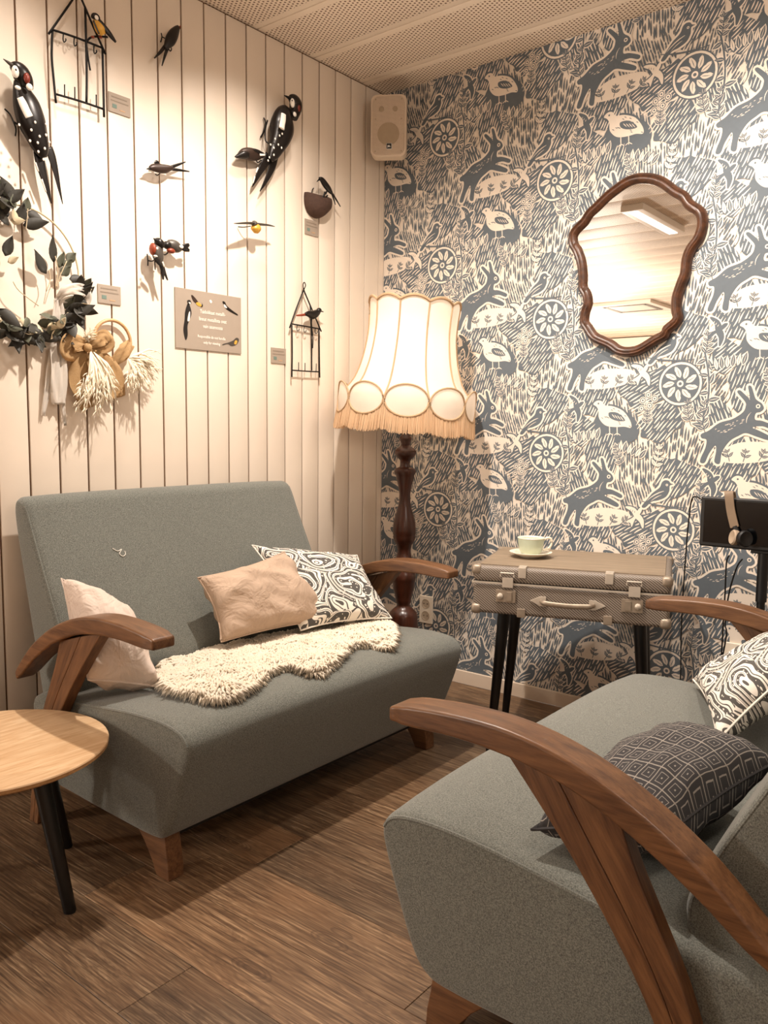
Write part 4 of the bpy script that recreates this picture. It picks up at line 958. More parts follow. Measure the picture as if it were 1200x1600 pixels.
# ================================================================ tin birds and decorations on the board wall
M['tin_black'] = plain('black_tin', '1C1715', .32, .3, .3, 30, bump=.1); M['tin_brown'] = plain('brown_tin', '3A2A22', .4, .3, .3, 40, bump=.15); M['tin_white'] = plain('white_tin', 'F0E8DC', .45, var=.05); M['tin_red'] = plain('red_tin', '7A2A18', .4, .1, .15); M['tin_rust'] = plain('rust_red_tin', '8C3A22', .42, .1, .2); M['tin_yellow'] = plain('yellow_tin', 'D9A441', .4, .1, .15); M['tin_grey'] = plain('grey_tin', '4B453F', .42, .2, .2); M['iron'] = plain('black_iron', '14110F', .45, .5, .2)
def K(u, v, off): return px2m(LW(u, v, off))
class Bird:
    def __init__(s, name, label, cat, u, v, off, group=None):
        s.off = off; s.o = LW(u, v, 0); s.o.x = .001; s.r = thing(name, label, cat, s.o, 0, group)
    def body(s, part, mat, path, rad, off=None, sq=(1, 1), parent=None, seg=12, n=4):
        off = s.off if off is None else off; offs = off if hasattr(off, '__len__') else [off]*len(path)
        P = [LW(u, v, o) for (u, v), o in zip(path, offs)]; R = [r*K(u, v, o) for r, (u, v), o in zip(rad, path, offs)]
        pr = catmull([Vector((p.x, p.y, p.z)) for p in P], n); rr = [q.x for q in catmull([Vector((r, 0, 0)) for r in R], n)]
        pr = [Vector((max(p.x, .002), p.y, p.z)) for p in pr]
        return MB(s.o).loft(pr, [max(.0004, x) for x in rr], seg, (1, 0, 0), sq).build(part, M[mat], parent or s.r, smooth=180)
    def spot(s, part, mat, u, v, r, off, parent=None, asp=(.35, 1, 1)):
        k = K(u, v, off); c = LW(u, v, off); return MB(s.o).ball(c, (r*k*asp[0], r*k*asp[1], r*k*asp[2]), None, 10, 6).build(part, M[mat], parent or s.r, smooth=180)
    def wire(s, part, path, r=.9, mat='iron', offs=None, parent=None, n=3):
        offs = offs or [s.off]*len(path); P = catmull([LW(u, v, o) for (u, v), o in zip(path, offs)], n)
        return MB(s.o).loft(P, r*K(path[0][0], path[0][1], .02), 6, (1, 0, 0)).build(part, M[mat], parent or s.r, smooth=180)
# great spotted woodpecker, left
b = Bird('tin_woodpecker', 'large black and white tin woodpecker on the wall above the leafy wreath', 'bird ornament', 50, 200, .045)
bd_ = b.body('body', 'tin_black', [(30, 126), (34, 142), (41, 163), (49, 190), (57, 212), (64, 232), (68, 246)], [9, 15, 22, 23.5, 19, 14, 6], sq=(.6, 1))
hd_ = b.body('head', 'tin_black', [(17, 102), (24, 106), (32, 114), (38, 126), (40, 138)], [5, 11.5, 14.5, 14, 12], .05, (.75, 1))
b.body('beak', 'tin_grey', [(19, 102), (12, 97), (5, 92)], [3.4, 2.2, .6], .055)
for nm, mt, u, v, r, o, asp in (('cheek', 'tin_white', 24, 112, 7.5, .080, (.5, .8, 1.25)), ('nape', 'tin_red', 42, 122, 7.5, .076, (.5, .7, 1.1)), ('neck_patch', 'tin_white', 46, 136, 5.5, .078, (.5, 1, 1)), ('throat_patch', 'tin_white', 28, 137, 4.6, .072, (.4, 1.1, .7))): b.spot(nm, mt, u, v, r, o, hd_, asp)
b.spot('eye', 'iron', 25, 109, 1.7, .091, hd_)
b.body('wing_stripe', 'tin_white', [(31, 152), (36, 162), (41, 173), (46, 183)], [5.5, 7, 7, 7], .083, (.35, 1))
for (u, v) in ((55, 191), (49, 203), (62, 213), (72, 194), (72, 211), (47, 220), (59, 223), (70, 232), (60, 237), (68, 249), (30, 195), (77, 222)): b.spot('wing_dot', 'tin_white', u, v, 1.9, .079 if u < 70 else .066, None, (.5, 1, 1.2))
b.body('tail_feather', 'tin_black', [(60, 232), (62, 250), (68, 275), (75, 298), (80, 318)], [9, 8.5, 6.5, 4, .8], .03, (.25, 1)); b.body('tail_feather', 'tin_black', [(76, 230), (81, 245), (87, 268), (92, 292), (98, 319)], [7, 7, 5, 3, .7], .03, (.25, 1))
b.body('tail_edge', 'tin_white', [(55, 254), (60, 268)], [1.6, 1.2], .037); b.body('tail_edge', 'tin_white', [(65, 280), (72, 300)], [1.4, 1], .036)
b.wire('foot', [(7, 170), (15, 178), (21, 190), (25, 202), (24, 212)], 1.3, offs=[.01, .015, .035, .03, .008]); b.wire('foot', [(21, 190), (30, 196)], 1.4, offs=[.035, .04])
# woodpecker, middle
b = Bird('tin_woodpecker', 'tin woodpecker with red nape perched at mid wall beside a small brown bird', 'bird ornament', 436, 215, .045)
b.body('body', 'tin_black', [(449, 172), (444, 182), (441, 198), (438, 212), (433, 226), (427, 240), (422, 250)], [10, 18, 22.5, 20, 15.5, 11, 5], sq=(.6, 1))
hd_ = b.body('head', 'tin_black', [(453, 153), (458, 156), (462, 163), (461, 172), (457, 182)], [5, 9.5, 11.5, 10.5, 9.5], .05, (.75, 1))
b.body('beak', 'iron', [(454, 155), (449, 151.5), (444, 149)], [2.8, 1.8, .6], .055)
for nm, mt, u, v, r, o, asp in (('cheek', 'tin_white', 457, 161, 5.5, .072, (.5, .8, 1.3)), ('nape', 'tin_red', 466.5, 169, 4.8, .066, (.6, .7, 1.2)), ('neck_patch', 'tin_white', 460.5, 178.5, 3.6, .072, (.5, 1, 1))): b.spot(nm, mt, u, v, r, o, hd_, asp)
b.spot('eye', 'iron', 456.5, 157, 1.3, .082, hd_)
b.body('wing_stripe', 'tin_white', [(443, 178), (442.5, 186), (441, 194), (440, 201)], [5, 5.5, 5.5, 5.8], .084, (.35, 1))
for (u, v) in ((437, 212), (430, 217), (423, 226), (435, 226), (428, 231), (440, 231), (419, 251), (428, 242), (421, 246), (441, 209)): b.spot('wing_dot', 'tin_white', u, v, 1.5, .078 if u > 424 else .06, None, (.5, 1, 1.2))
b.body('tail_feather', 'tin_black', [(420, 243), (413, 256), (406, 268), (399, 282), (394, 292)], [7.5, 7, 5, 3, .7], .03, (.25, 1)); b.body('tail_feather', 'tin_black', [(430, 243), (426, 258), (420, 273), (413, 287), (406, 299)], [7, 7, 5, 3, .7], .03, (.25, 1))
b.body('tail_edge', 'tin_white', [(403, 262), (400, 270)], [1.2, 1], .037); b.body('tail_edge', 'tin_white', [(398, 276), (395.5, 286)], [1.1, .8], .037)
b.wire('foot', [(412, 184), (415, 192), (413, 202), (411, 208), (407, 215)], 1.2, offs=[.006, .012, .02, .014, .006]); b.wire('foot', [(418, 188), (415, 199), (414, 208), (415, 220), (420, 224)], 1.2, offs=[.006, .014, .022, .03, .04])
# small brown bird by the woodpecker's tail
b = Bird('tin_bird', 'small brown tin bird by the tail of the middle woodpecker', 'bird ornament', 392, 242, .03)
b.body('body', 'tin_brown', [(374, 243), (381, 240), (391, 241), (402, 242), (412, 242)], [4.5, 8, 10, 8, 3.5], sq=(.7, 1)); b.body('head', 'tin_black', [(367, 245), (372, 244), (380, 242), (386, 242)], [.8, 3.6, 6.5, 6], .032)
b.body('wing_bar', 'tin_white', [(406, 242), (414, 242)], [1.8, 1.3], .05, (.4, 1)); b.body('wing', 'tin_black', [(396, 233), (404, 237), (411, 240)], [1.5, 3, 1.5], .045, (.4, 1)); b.wire('foot', [(400, 250), (403, 254), (408, 250)], 1, offs=[.03, .02, .006])
# swallows
b = Bird('tin_swallow', 'dark tin swallow with forked tail near the top of the wall', 'bird ornament', 265, 65, .035)
b.body('body', 'tin_black', [(279, 42), (276, 46), (271, 54), (266, 63), (261, 71), (259, 76)], [3, 5.5, 8.5, 9, 5.5, 2.5], sq=(.7, 1)); b.body('beak', 'tin_rust', [(280, 44), (282, 40)], [2, .6], .036)
b.body('tail_feather', 'tin_black', [(258, 72), (250, 82), (241, 91)], [3, 2.4, 1], .03, (.3, 1)); b.body('tail_feather', 'tin_black', [(262, 74), (257, 89), (253, 103)], [3, 2.2, .9], .03, (.3, 1)); b.wire('foot', [(252, 52), (253, 58), (251, 66)], .9, offs=[.006, .012, .006]); b.wire('foot', [(254, 58), (262, 62)], .9, offs=[.012, .03]); b.wire('tail_loop', [(262, 74), (266, 80), (268, 76), (265, 71)], .9)
b = Bird('tin_swallow', 'dark tin swallow lying level above the red-breasted pair', 'bird ornament', 252, 264, .035)
b.body('body', 'tin_brown', [(234, 263), (239, 262), (247, 263), (256, 264), (264, 263), (270, 262)], [3, 5.5, 7, 7, 5, 2.5], sq=(.7, 1)); b.body('beak', 'iron', [(234, 263.5), (229, 264)], [2, .6], .036)
b.body('tail_feather', 'tin_black', [(268, 261), (279, 257), (290, 253)], [2.6, 2, .8], .03, (.3, 1)); b.body('tail_feather', 'tin_black', [(268, 264), (282, 266), (296, 268)], [2.6, 2, .9], .03, (.3, 1)); b.body('wing', 'tin_black', [(241, 255), (245, 253), (249, 257)], [1, 3, 2], .03, (.4, 1)); b.wire('foot', [(252, 269), (246, 274), (243, 272)], .9, offs=[.03, .012, .006])
# red-breasted pair
b = Bird('tin_finch', 'red-breasted tin finch hanging upright with a long black tail', 'bird ornament', 246, 398, .05)
b.body('body', 'tin_grey', [(247, 376), (247, 384), (246, 394), (248, 404), (250, 412)], [5, 8, 9.5, 8.5, 4], sq=(.8, 1)); b.body('head', 'tin_black', [(242, 374), (246, 377), (250, 382), (252, 388)], [2, 6.5, 7.5, 5], .056); b.body('beak', 'iron', [(243, 376), (240, 372)], [2, .7], .06)
b.spot('breast', 'tin_rust', 238.5, 389, 8, .05, None, (.9, .55, 1.2)); b.spot('wing_bar', 'tin_white', 243, 400, 4, .082, None, (.4, 1, .4)); b.spot('shoulder_spot', 'tin_white', 245.5, 388, 2, .083)
b.body('wing', 'tin_black', [(241, 402), (247, 409), (252, 416)], [3, 4, 2], .068, (.35, 1)); b.body('tail_feather', 'tin_black', [(250, 408), (253, 420), (254.5, 428), (255, 437)], [4.5, 3.6, 3, 1.6], .055, (.35, 1)); b.body('tail_feather', 'tin_black', [(252, 408), (255, 419), (258, 428), (262, 438)], [4, 3.4, 2.6, 1.4], .053, (.35, 1)); b.body('tail_edge', 'tin_white', [(254, 409), (256.5, 417)], [1.2, 1], .066)
b.wire('foot', [(230, 397), (231, 407), (231, 415)], 1, offs=[.006, .015, .006]); b.wire('foot', [(242, 408), (242, 415), (242.5, 421)], 1.1, offs=[.045, .02, .006]); b.wire('foot', [(231, 407), (238, 408), (243, 404)], 1, offs=[.015, .03, .045])
b = Bird('tin_finch', 'red-breasted tin finch lying level with a forked black tail', 'bird ornament', 274, 387, .04)
b.body('body', 'tin_grey', [(262, 379), (267, 382), (273, 385), (279, 387), (285, 387)], [5, 8.5, 9.5, 7.5, 3], sq=(.8, 1)); b.body('head', 'tin_black', [(255, 384), (259, 383), (264, 384)], [3, 6, 6], .05); b.spot('breast', 'tin_rust', 267, 392, 6, .055, None, (.8, 1.3, .7)); b.spot('rump', 'tin_white', 283.5, 385.5, 3.4, .056, None, (.4, 1.2, .8))
b.body('tail_feather', 'tin_black', [(284, 386), (290, 385), (295.5, 382)], [3, 4.5, 2.2], .045, (.35, 1)); b.body('tail_feather', 'tin_black', [(284, 388), (290, 389), (296, 391.5)], [3, 4.5, 2.2], .044, (.35, 1)); b.wire('foot', [(262, 395), (258, 398), (254, 397)], 1.2, offs=[.045, .02, .006])
# yellow-bellied bird with spread wings
b = Bird('tin_bird', 'yellow-bellied tin bird facing out with thin spread wings', 'bird ornament', 398, 353, .05)
b.body('belly', 'tin_yellow', [(398, 346), (399, 352), (400, 358), (400, 364)], [3, 7, 9, 4], .06, (.8, 1)); b.body('head', 'tin_grey', [(396, 345), (397, 348), (398, 351)], [2, 4.5, 5], .065)
b.body('wing', 'tin_grey', [(397, 349), (384, 348.5), (373, 349), (366, 349)], [2.6, 2.2, 1.6, .6], [.06, .07, .075, .08], (2.2, .8)); b.body('wing', 'tin_grey', [(399, 350), (410, 351), (420, 352), (429, 354)], [2.6, 2.2, 1.6, .6], [.06, .06, .06, .06], (2.2, .8)); b.wire('foot', [(372, 354.5), (382, 355), (392, 353)], .8, offs=[.006, .03, .05])
# coconut half and its swallow
b = Bird('coconut_feeder', 'halved brown coconut shell hung on the wall under a small swallow', 'feeder', 494, 320, .03)
co = [(475.5, 301), (478, 300.5), (487, 303), (500, 306), (511, 310), (514, 314), (514, 324), (511, 331), (504, 338), (497, 341.5), (489, 340), (481, 333), (476.5, 322), (475, 311)]
cc = LW(494, 318, .0); P = catmull([LW(u, v, .004) for u, v in co], 3, True); vs = []; fs = []; L_ = 6; n = len(P); cen = sum(P, Vector())/n
for i in range(L_+1):
    th = math.pi/2*i/L_; 
    for p in P: q = cen.lerp(p, max(.02, math.cos(th))); q.x = .004+.055*math.sin(th); vs.append(q)
for i in range(L_):
    for k in range(n): fs.append((i*n+k, i*n+(k+1) % n, (i+1)*n+(k+1) % n, (i+1)*n+k))
fs.append(tuple(L_*n+k for k in range(n))); fs.append(tuple(reversed(range(n))))
M['coco'] = plain('coconut_husk', '4A342A', .85, var=.35, scale=90, bump=.5); MB(b.o).add(vs, fs).build('shell', M['coco'], b.r, smooth=60)
b.wire('hanger', [(487, 303), (488, 297), (490, 294)], .8, offs=[.02, .01, .004])
b = Bird('tin_swallow', 'slim dark tin swallow perched on the edge of the coconut shell', 'bird ornament', 512, 295, .05)
b.body('body', 'tin_black', [(499, 279), (503, 281), (508, 288), (514, 296), (519, 303)], [2.5, 4.2, 5.2, 4.6, 2], sq=(.8, 1)); b.body('beak', 'iron', [(499, 280), (495, 284)], [1.4, .5], .05); b.body('tail_feather', 'tin_black', [(518, 301), (521, 310), (524, 320)], [1.8, 1.5, .9], .047, (.4, 1)); b.body('tail_feather', 'tin_black', [(520, 303), (526, 313), (532, 323)], [1.8, 1.5, .9], .045, (.4, 1)); b.wire('foot', [(508, 300), (506, 306), (503, 309)], 1.5, offs=[.05, .05, .045]); b.wire('foot', [(512, 305), (509, 308)], 1.2, offs=[.05, .045]); b.wire('leg', [(512, 295), (509, 303)], 1.2, offs=[.05, .05])
# wire house hangers
def hanger(label, u, v, parts, off, r):
    b = Bird('wire_hanger', label, 'wire hanger', u, v, off)
    for nm, path, rr in parts: b.wire(nm, path, rr*r, offs=[off]*len(path))
    return b
H1 = [('roof_bar', [(121, -14), (113, 0), (95, 26), (76, 53)], 1), ('roof_bar', [(121, -14), (128, 0), (146, 42), (165, 85)], 1), ('post', [(82, 48), (81, 70), (81, 92), (84, 125), (87.5, 161)], 1.05), ('post', [(160, 74), (161.5, 130), (162.5, 183)], 1.05), ('post', [(133, 12), (134.5, 65), (135.5, 120), (135, 160)], 1.05), ('cross_bar', [(82, 46.5), (120, 59), (160, 75)], 1), ('cross_bar', [(87, 147), (125, 158), (163, 171)], 1), ('branch', [(136, 64), (142, 58.5), (152, 57), (168, 58)], 1), ('twig', [(135, 70), (138, 92), (141, 110)], .8)]
H1 += [('hook', [(x, y), (x-.5, y+8), (x+1, y+13), (x+4, y+10), (x+3.5, y+7)], .55) for x, y in ((99, 53), (116, 59), (147, 71))]+[('spike', [(x, y), (x-.2, y-20)], .55) for x, y in ((101, 152), (117, 156), (150.5, 168))]
hanger('tall black iron house-shaped hook rack at top of wall with a yellow bird', 122, 80, H1, .022, 1.75)
b = Bird('tin_bird', 'yellow-breasted tin tit perched on the tall iron hook rack', 'bird ornament', 155, 45, .045)
b.body('breast', 'tin_yellow', [(149, 30), (153, 38), (158, 47), (162, 54)], [5.5, 8, 9, 5], .05, (.8, 1)); b.body('head', 'tin_black', [(143.5, 27), (147, 25.5), (151, 28), (153, 32)], [2, 5.2, 5.5, 4], .055); b.spot('cheek', 'tin_white', 151, 27.5, 3.6, .073); b.body('wing', 'tin_black', [(154, 30), (163, 42), (171, 53), (181, 66)], [2.5, 4, 4.6, 2], .06, (.5, 1)); b.body('breast_stripe', 'tin_black', [(146, 32), (150, 42), (155, 53)], [1.6, 1.6, 1.4], .076, (.4, 1))
for u in (145, 157): b.spot('foot', 'tin_rust', u, 58, 2.6, .035, None, (.8, 1.2, .8))
b.wire('leg', [(157, 52), (157, 58)], 1.2, offs=[.045, .03])
H2 = [('roof_bar', [(474.5, 453), (463, 482), (452.5, 512.5)], 1), ('roof_bar', [(474.5, 453), (488, 485), (502, 518)], 1), ('post', [(456, 508), (456.5, 550), (456, 589)], 1.05), ('post', [(498.5, 513), (498.8, 550), (499.5, 590)], 1.05), ('post', [(484.5, 476), (486.5, 520), (487, 579)], 1), ('cross_bar', [(455.5, 506), (478, 510), (500, 514)], 1), ('cross_bar', [(456.5, 578.5), (478, 580), (499, 581)], 1), ('hanging_loop', [(474.5, 453), (473.5, 445), (475.5, 441), (477.5, 446), (475, 452)], .7), ('twig', [(487, 512), (489, 528), (488.5, 544)], .8)]
H2 += [('hook', [(x, y), (x-.8, y+5), (x+.2, y+9), (x+2.5, y+8), (x+2.8, y+5.5)], .55) for x, y in ((464.5, 508), (475.5, 510), (493, 512))]+[('spike', [(x, y), (x+.2, y-13)], .55) for x, y in ((466.5, 579), (476.5, 580), (494, 581))]
hanger('small black iron house-shaped hook rack left of the lampshade', 478, 520, H2, .02, 1.15)
b = Bird('tin_bird', 'dark tin bird perched on the small iron hook rack by the lamp', 'bird ornament', 489, 492, .035)
b.body('body', 'tin_black', [(477, 491), (482, 490.5), (489, 492), (495, 489), (499, 485)], [2.5, 4.8, 6.8, 5.5, 3.5], sq=(.85, 1)); b.body('head', 'tin_black', [(496, 488), (498.5, 485), (501, 485.5)], [3, 4.2, 2.5], .036); b.body('beak', 'iron', [(501, 486), (505.5, 487.3)], [1.4, .5], .036); b.body('tail_feather', 'tin_rust', [(478, 491.5), (470, 492.5), (463, 493)], [1.9, 1.6, 1.2], .033, (.5, 1)); b.wire('leg', [(487, 497), (486.5, 504), (487, 511)], 1.1, offs=[.035, .03, .024])
# ================================================================ printed cards
M['card'] = plain('grey_card', 'A29384', .7, var=.04); M['card_ink'] = plain('card_grey_print', '8E8071', .8); M['card_green'] = plain('card_green_print', '6E8278', .8); M['white_print'] = plain('white_print', 'F1E6DA', .8); M['card_orange'] = plain('card_orange_print', 'BE9A78', .8)
def wall_card(name, label, cat, quad, thick=.003, mat='card', group=None):
    q = [LW(u, v, .001) for u, v in quad]; ya, yb = (q[0].y+q[3].y)/2, (q[1].y+q[2].y)/2; zt, zb = (q[0].z+q[1].z)/2, (q[2].z+q[3].z)/2
    c = Vector((.0012, (ya+yb)/2, (zt+zb)/2)); w, h = yb-ya, zt-zb; r = thing(name, label, cat, c, 0, group)
    MB().box((thick/2, 0, 0), (thick, w, h)).build('board', M[mat], r, bevel=.0004)
    return r, w, h
TR = Matrix.Rotation(math.pi/2, 4, 'Z')@Matrix.Rotation(math.pi/2, 4, 'X')
def card_rect(r, part, mat, y, z, w, h, x=.0034): MB().box((x, y, z), (.0006, w, h)).build(part, M[mat], r)
def price(label, quad):
    r, w, h = wall_card('price_card', label, 'card', quad)
    card_rect(r, 'print_line', 'card_ink', -.02*w, .30*h, .72*w, .06*h); card_rect(r, 'print_line', 'card_ink', .0, .10*h, .8*w, .06*h); card_rect(r, 'colour_block', 'card_green', -.24*w, -.17*h, .2*w, .2*h); card_rect(r, 'print_line', 'card_orange', .12*w, -.30*h, .25*w, .06*h)
price('grey price card beside the tall iron hook rack', [(169, 142.5), (203, 155), (203, 184.5), (169, 173)])
price('grey price card under the coconut shell', [(475.5, 342), (496.5, 346.5), (496.5, 370), (476, 366)])
price('grey price card between the wreath and the rattan hoop', [(152, 443.5), (188, 448.5), (188, 478), (152.5, 472)])
price('pale grey price card left of the small iron hook rack', [(423, 543), (446, 545), (446, 569), (423, 567)])
r, w, h = wall_card('printed_sign', 'large grey sign with white lettering and printed birds above the sofa', 'sign', [(272.5, 448), (375.5, 466), (376, 553), (273, 543)], .004)
for i, (s, z, sz) in enumerate((('Taidokkaat metalli-', .155, .088), ('linnut metallista ovat', .03, .088), ('vain asunnossa', -.09, .088), ('Responsible do not handle', -.27, .066), ('only for viewing', -.37, .066))):
    text_mesh(s, sz*h*1.02, M['white_print'], r, Matrix.Translation((.0046, (.05-(.02 if i > 2 else 0))*w, z*h))@TR@Matrix.Scale(.82 if i < 3 else .86, 4, (1, 0, 0)), bold=.0002)
def sgn(part, mat, pts, x=.0044):
    P = catmull([Vector((x, a*w, c*h)) for a, c in pts], 4, True); MB().prism(P, (.0005, 0, 0)).build(part, M[mat], r)
sgn('printed_bird', 'tin_black', [(-.32, .26), (-.29, .22), (-.27, .10), (-.30, -.02), (-.33, -.12), (-.33, -.28), (-.36, -.36), (-.39, -.20), (-.37, -.02), (-.36, .12)]); sgn('printed_stripe', 'white_print', [(-.31, .10), (-.29, .12), (-.30, -.02), (-.33, -.03)], .0048); sgn('printed_head', 'tin_black', [(-.33, .30), (-.29, .32), (-.27, .27), (-.31, .24)]); sgn('printed_cheek', 'white_print', [(-.31, .28), (-.28, .28), (-.29, .25)], .0048)
sgn('printed_bird', 'tin_brown', [(-.27, .40), (-.24, .40), (-.17, .31), (-.19, .28), (-.24, .31)]); sgn('printed_breast', 'tin_yellow', [(-.19, .30), (-.15, .30), (-.12, .25), (-.16, .24), (-.20, .27)], .0048); sgn('printed_wing', 'tin_black', [(-.12, .31), (-.11, .28), (-.14, .24), (-.11, .23), (-.10, .27)])
sgn('printed_bird', 'tin_black', [(.20, .38), (.24, .38), (.27, .32), (.36, .25), (.44, .20), (.43, .18), (.33, .22), (.25, .27)]); sgn('printed_breast', 'white_print', [(.22, .34), (.25, .32), (.27, .28), (.23, .29)], .0048)
sgn('printed_bird', 'tin_grey', [(.20, -.36), (.29, -.32), (.36, -.28), (.42, -.22), (.46, -.25), (.42, -.34), (.34, -.38), (.28, -.35), (.20, -.38)]); sgn('printed_breast', 'tin_yellow', [(.40, -.27), (.43, -.28), (.41, -.34), (.38, -.33)], .0048)
sgn('printed_logo', 'white_print', [(.0, .36), (.02, .38), (.04, .35), (.02, .32)])
# ================================================================ leafy wreath
M['leaf_dark'] = plain('eucalyptus_dark', '35322B', .6, var=.3, scale=20); M['leaf_green'] = plain('eucalyptus_green', '5A5B4B', .6, var=.3, scale=20); M['leaf_pale'] = plain('dried_pale_leaf', 'D9C7A6', .7, var=.15, scale=20); M['twig'] = plain('thin_twig', 'CDB898', .7)
def leaf_mesh(L, W, mat):
    vs = []; fs = []; n = 6
    for i in range(n+1):
        t = i/n; hw = W*.5*math.sin(math.pi*min(1, t**.75*.97+.03)); vs += [(t*L, -hw, .12*L*t*t), (t*L, 0, .12*L*t*t-.1*W), (t*L, hw, .12*L*t*t)]
    for i in range(n): fs += [(i*3, i*3+3, i*3+4, i*3+1), (i*3+1, i*3+4, i*3+5, i*3+2)]
    o = MB().add(vs, fs).build('leaf', mat, None, smooth=180); me = o.data; bpy.data.objects.remove(o)
    bm = bmesh.new(); bm.from_mesh(me); bmesh.ops.solidify(bm, geom=bm.faces[:], thickness=.0006); bm.to_mesh(me); bm.free(); return me
WC = LW(31, 420, .0); WR = .178; WC.x = .0015
wr = thing('leafy_wreath', 'eucalyptus wreath on a thin ring with white ribbon at left of wall', 'wreath', WC)
ringp = [Vector((.02, WR*math.cos(a), WR*math.sin(a))) for a in [2*math.pi*i/60 for i in range(60)]]
MB().loft(ringp, .0028, 8, (1, 0, 0), closed=True).build('ring', M['twig'], wr, smooth=180)
LM = {k: [leaf_mesh(L, W, M[k]) for L, W in ls] for k, ls in {'leaf_dark': ((.062, .034), (.05, .03), (.078, .036)), 'leaf_green': ((.05, .03), (.04, .032)), 'leaf_pale': ((.042, .024), (.036, .022))}.items()}
rl = random.Random(21)
def put_leaf(kind, k, pos, ang, tilt, roll):
    me = LM[kind][k % len(LM[kind])]
    Rm = Matrix.Rotation(ang, 4, 'X')@Matrix(((0, 0, 1, 0), (1, 0, 0, 0), (0, 1, 0, 0), (0, 0, 0, 1)))@Matrix.Rotation(-tilt, 4, 'Y')@Matrix.Rotation(roll, 4, 'X')
    share('leaf', me, wr, Matrix.Translation(pos)@Rm)
def on_wreath(u, v, off=.02): p = LW(u, v, off)-WC; return Vector((off, p.y, p.z))
for i in range(170):
    if i < 112: a = math.radians(rl.uniform(192, 348)); 
    else: a = math.radians(rl.uniform(98, 192))
    rr = WR+rl.gauss(0, .013); p = Vector((.02+rl.uniform(0, .03), rr*math.cos(a), rr*math.sin(a)))
    kind = rl.choices(['leaf_dark', 'leaf_green', 'leaf_pale'], [.56, .24, .2])[0]
    put_leaf(kind, rl.randrange(3), p, a+math.pi/2*rl.choice((1, -1))*rl.uniform(.3, 1.25)+rl.uniform(-.5, .5), rl.uniform(-.1, .55), rl.uniform(-.8, .8))
for (u, v, ang, kind, k) in ((72, 428, 2.2, 'leaf_dark', 2), (84, 410, 1.75, 'leaf_dark', 2), (92, 418, 1.35, 'leaf_green', 0), (100, 420, 1.0, 'leaf_green', 1), (96, 430, .9, 'leaf_green', 1), (104, 408, .8, 'leaf_green', 1), (108, 436, .1, 'leaf_dark', 1), (30, 350, 1.4, 'leaf_dark', 0), (36, 352, .3, 'leaf_dark', 2), (40, 330, 1.5, 'leaf_green', 1), (42, 331, -.4, 'leaf_dark', 1), (10, 335, 1.9, 'leaf_dark', 0), (14, 352, 2.4, 'leaf_dark', 2), (16, 345, .2, 'leaf_pale', 0), (26, 348, 2.0, 'leaf_pale', 0), (8, 400, 1.3, 'leaf_dark', 0), (12, 410, .6, 'leaf_pale', 1)):
    put_leaf(kind, k, on_wreath(u, v, .03), ang, .1, rl.uniform(-.4, .4))
for path in ([(72, 455), (78, 438), (76, 422)], [(88, 450), (94, 430), (104, 408)], [(40, 360), (42, 340), (43, 326)], [(20, 440), (30, 455), (60, 478)], [(86, 450), (90, 425), (86, 400)]):
    MB().loft(catmull([on_wreath(u, v, .035) for u, v in path], 4), .0014, 6, (1, 0, 0)).build('stem', M['twig'], wr, smooth=180)
M['ribbon'] = shade_cloth('sheer_white_ribbon', 'F6EFE6', .45)
def ribbon(parent, org, path, widths, mat, name='ribbon', ripple=.004, seed=0):
    P = catmull([LW(u, v, o)-org for u, v, o in path], 6); n = len(P); vs = []; fs = []
    for i, p in enumerate(P):
        t = i/(n-1)*(len(widths)-1); k = min(int(t), len(widths)-2); wd = widths[k]+(widths[k+1]-widths[k])*(t-k)
        tg = (P[min(i+1, n-1)]-P[max(i-1, 0)]).normalized(); sd = tg.cross(Vector((1, 0, 0))); sd = sd.normalized() if sd.length > 1e-4 else Vector((0, 1, 0))
        for j in range(7):
            f = j/6-.5; vs.append(p+sd*(wd*f)+Vector((ripple*math.sin(f*13+i*.5+seed)+.001*math.sin(i+j*2.1), 0, 0)))
    fs = [(i*7+j, i*7+j+1, i*7+8+j, i*7+7+j) for i in range(n-1) for j in range(6)]
    o = MB().add(vs, fs).build(name, mat, parent, smooth=180); md = o.modifiers.new('thickness', 'SOLIDIFY'); md.thickness = .0008; return o
ribbon(wr, WC, [(90, 466, .04), (91, 500, .035), (91, 550, .03), (92, 600, .028), (93, 632, .025)], [.02, .045, .05, .055, .045], M['ribbon'], 'ribbon_tail', .006)
ribbon(wr, WC, [(90, 468, .035), (86, 520, .02), (78, 580, .018), (68, 650, .012)], [.012, .02, .026, .012], M['ribbon'], 'ribbon_tail', .004, 2)
ribbon(wr, WC, [(90, 466, .035), (95, 540, .02), (98, 620, .02), (102, 665, .015)], [.012, .02, .022, .006], M['ribbon'], 'ribbon_tail', .004, 4)
ribbon(wr, WC, [(88, 468, .04), (102, 455, .06), (120, 451, .06), (136, 458, .05), (133, 470, .035), (112, 468, .03), (92, 470, .03)], [.012, .03, .034, .036, .034, .03, .012], M['ribbon'], 'bow_loop', .004, 1)
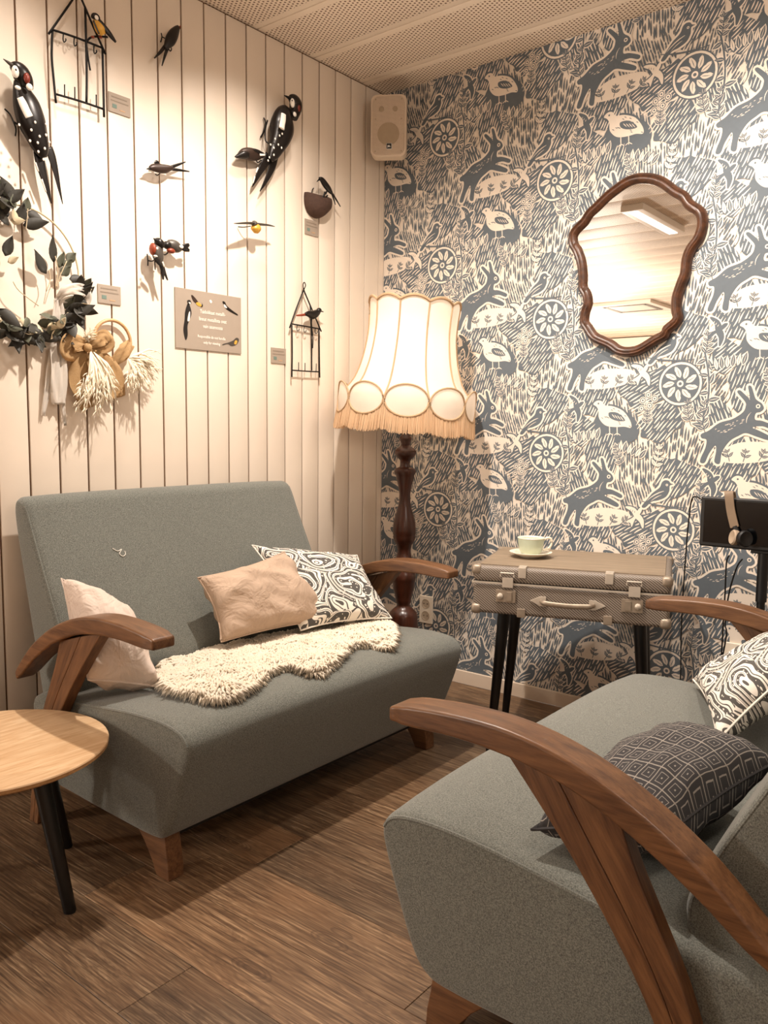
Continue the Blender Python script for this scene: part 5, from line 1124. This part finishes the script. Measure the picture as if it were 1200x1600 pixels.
# ================================================================ rattan hoop with burlap bow
M['rattan'] = wood('rattan', 'B98D60', 'D5AC7E', (60, 60, 60)); M['burlap'] = cloth_glow('burlap_ribbon', 'B58C5C', 'DDBE92', .3, 380); M['pampas'] = plain('pampas_plume', 'F7E9D2', .85, var=.1)
HC = LW(171, 534, 0); HC.x = .0015; HRd = LW(171, 534, .0).z-LW(171, 501, 0).z; HRd = abs(HRd)
hw_ = thing('rattan_hoop', 'rattan hoop with a burlap bow and pale dried plumes', 'wreath', HC)
MB().loft([Vector((.016, HRd*math.cos(2*math.pi*i/48), HRd*math.sin(2*math.pi*i/48))) for i in range(48)], .0055, 10, (1, 0, 0), closed=True).build('hoop', M['rattan'], hw_, smooth=180)
ribbon(hw_, HC, [(137, 541, .035), (124, 537, .05), (111, 536, .05), (108, 546, .042), (120, 550, .034), (136, 545, .03)], [.02, .05, .065, .07, .055, .02], M['burlap'], 'bow_loop', .006)
ribbon(hw_, HC, [(138, 541, .035), (150, 533, .05), (163, 527, .05), (170, 535, .042), (160, 543, .034), (140, 545, .03)], [.02, .045, .05, .05, .04, .02], M['burlap'], 'bow_loop', .006, 3)
ribbon(hw_, HC, [(136, 546, .035), (128, 570, .03), (128, 600, .025), (140, 637, .022)], [.03, .07, .09, .055], M['burlap'], 'bow_tail', .008, 1)
ribbon(hw_, HC, [(142, 546, .035), (158, 562, .03), (172, 585, .026), (184, 622, .022)], [.03, .07, .085, .075], M['burlap'], 'bow_tail', .008, 2)
MB(HC).ball(LW(137, 543, .05), (.012, .014, .014), None, 12, 8).build('bow_knot', M['burlap'], hw_, smooth=180)
ribbon(hw_, HC, [(204, 536, .03), (196, 548, .035), (186, 557, .03), (180, 566, .025)], [.03, .05, .045, .03], M['burlap'], 'hoop_wrap', .006, 2)
def plume(root_uv, ang0, ang1, n, L0, L1, seed, off=.045):
    rd = random.Random(seed); m = MB(HC); o0 = LW(*root_uv, off); k = px2m(o0)
    for i in range(n):
        a = rd.uniform(ang0, ang1); L = rd.uniform(L0, L1); p = [o0]; q = root_uv
        pts = []
        for j in range(5):
            t = j/4; aa = a+rd.uniform(-.12, .12)*t+.25*t*t; u = root_uv[0]+math.cos(aa)*L*t; v = root_uv[1]+math.sin(aa)*L*t+6*t*t; pts.append(LW(u, v, max(.008, off+rd.uniform(-.012, .02)*t+.01*t)))
        m.loft(pts, [.0014, .0022, .0034, .003, .0008], 5, (1, 0, 0))
        for j in range(7):
            t = rd.uniform(.45, 1); c = pts[0].lerp(pts[4], t); d = (pts[4]-pts[2]).normalized(); d.rotate(Matrix.Rotation(rd.uniform(-.7, .7), 3, 'X')); m.loft([c, c+d*.012, c+d*.022+Vector((0, 0, -.004))], [.0008, .0016, .0004], 4, (1, 0, 0))
    o = m.build('plume', M['pampas'], hw_, smooth=180); o['kind'] = 'stuff'
plume((141, 548), .95, 1.6, 26, 50, 92, 1, .05); plume((200, 560), -.75, 1.35, 40, 26, 50, 2, .045); plume((140, 540), -2.35, -1.75, 12, 16, 30, 3, .03); plume((146, 550), .55, 1.0, 12, 50, 80, 4, .045)
# ================================================================ a loose thread on the sofa back
M['lint'] = plain('white_thread', 'EDE6DC', .8)
def sofa_front(u, v): return onback(u, v, .016)
tp = [(176, 857), (184, 861), (190, 858), (187, 865), (192, 869), (196, 866), (195, 861)]
tq = catmull([sofa_front(u, v) for u, v in tp], 4)
o = MB(tq[0]).loft(tq, .0011, 5, (0, 0, 1)).build('loose_thread', M['lint']); o.location = tq[0]
tag(o, 'tiny loose white thread clinging to the sofa back', 'thread')
# ================================================================ families of alike things
GROUPS = {'throw_cushion': 'throw cushions on the sofas', 'sofa': 'matching grey sofas', 'tin_': 'painted tin birds on the board wall', 'price_card': 'small price cards on the board wall', 'wire_hanger': 'iron hook racks on the board wall', 'wall_socket': 'sockets on the papered wall'}
for o in bpy.data.objects:
    if 'category' in o:
        for k, g in GROUPS.items():
            if o.name.startswith(k): o['group'] = g
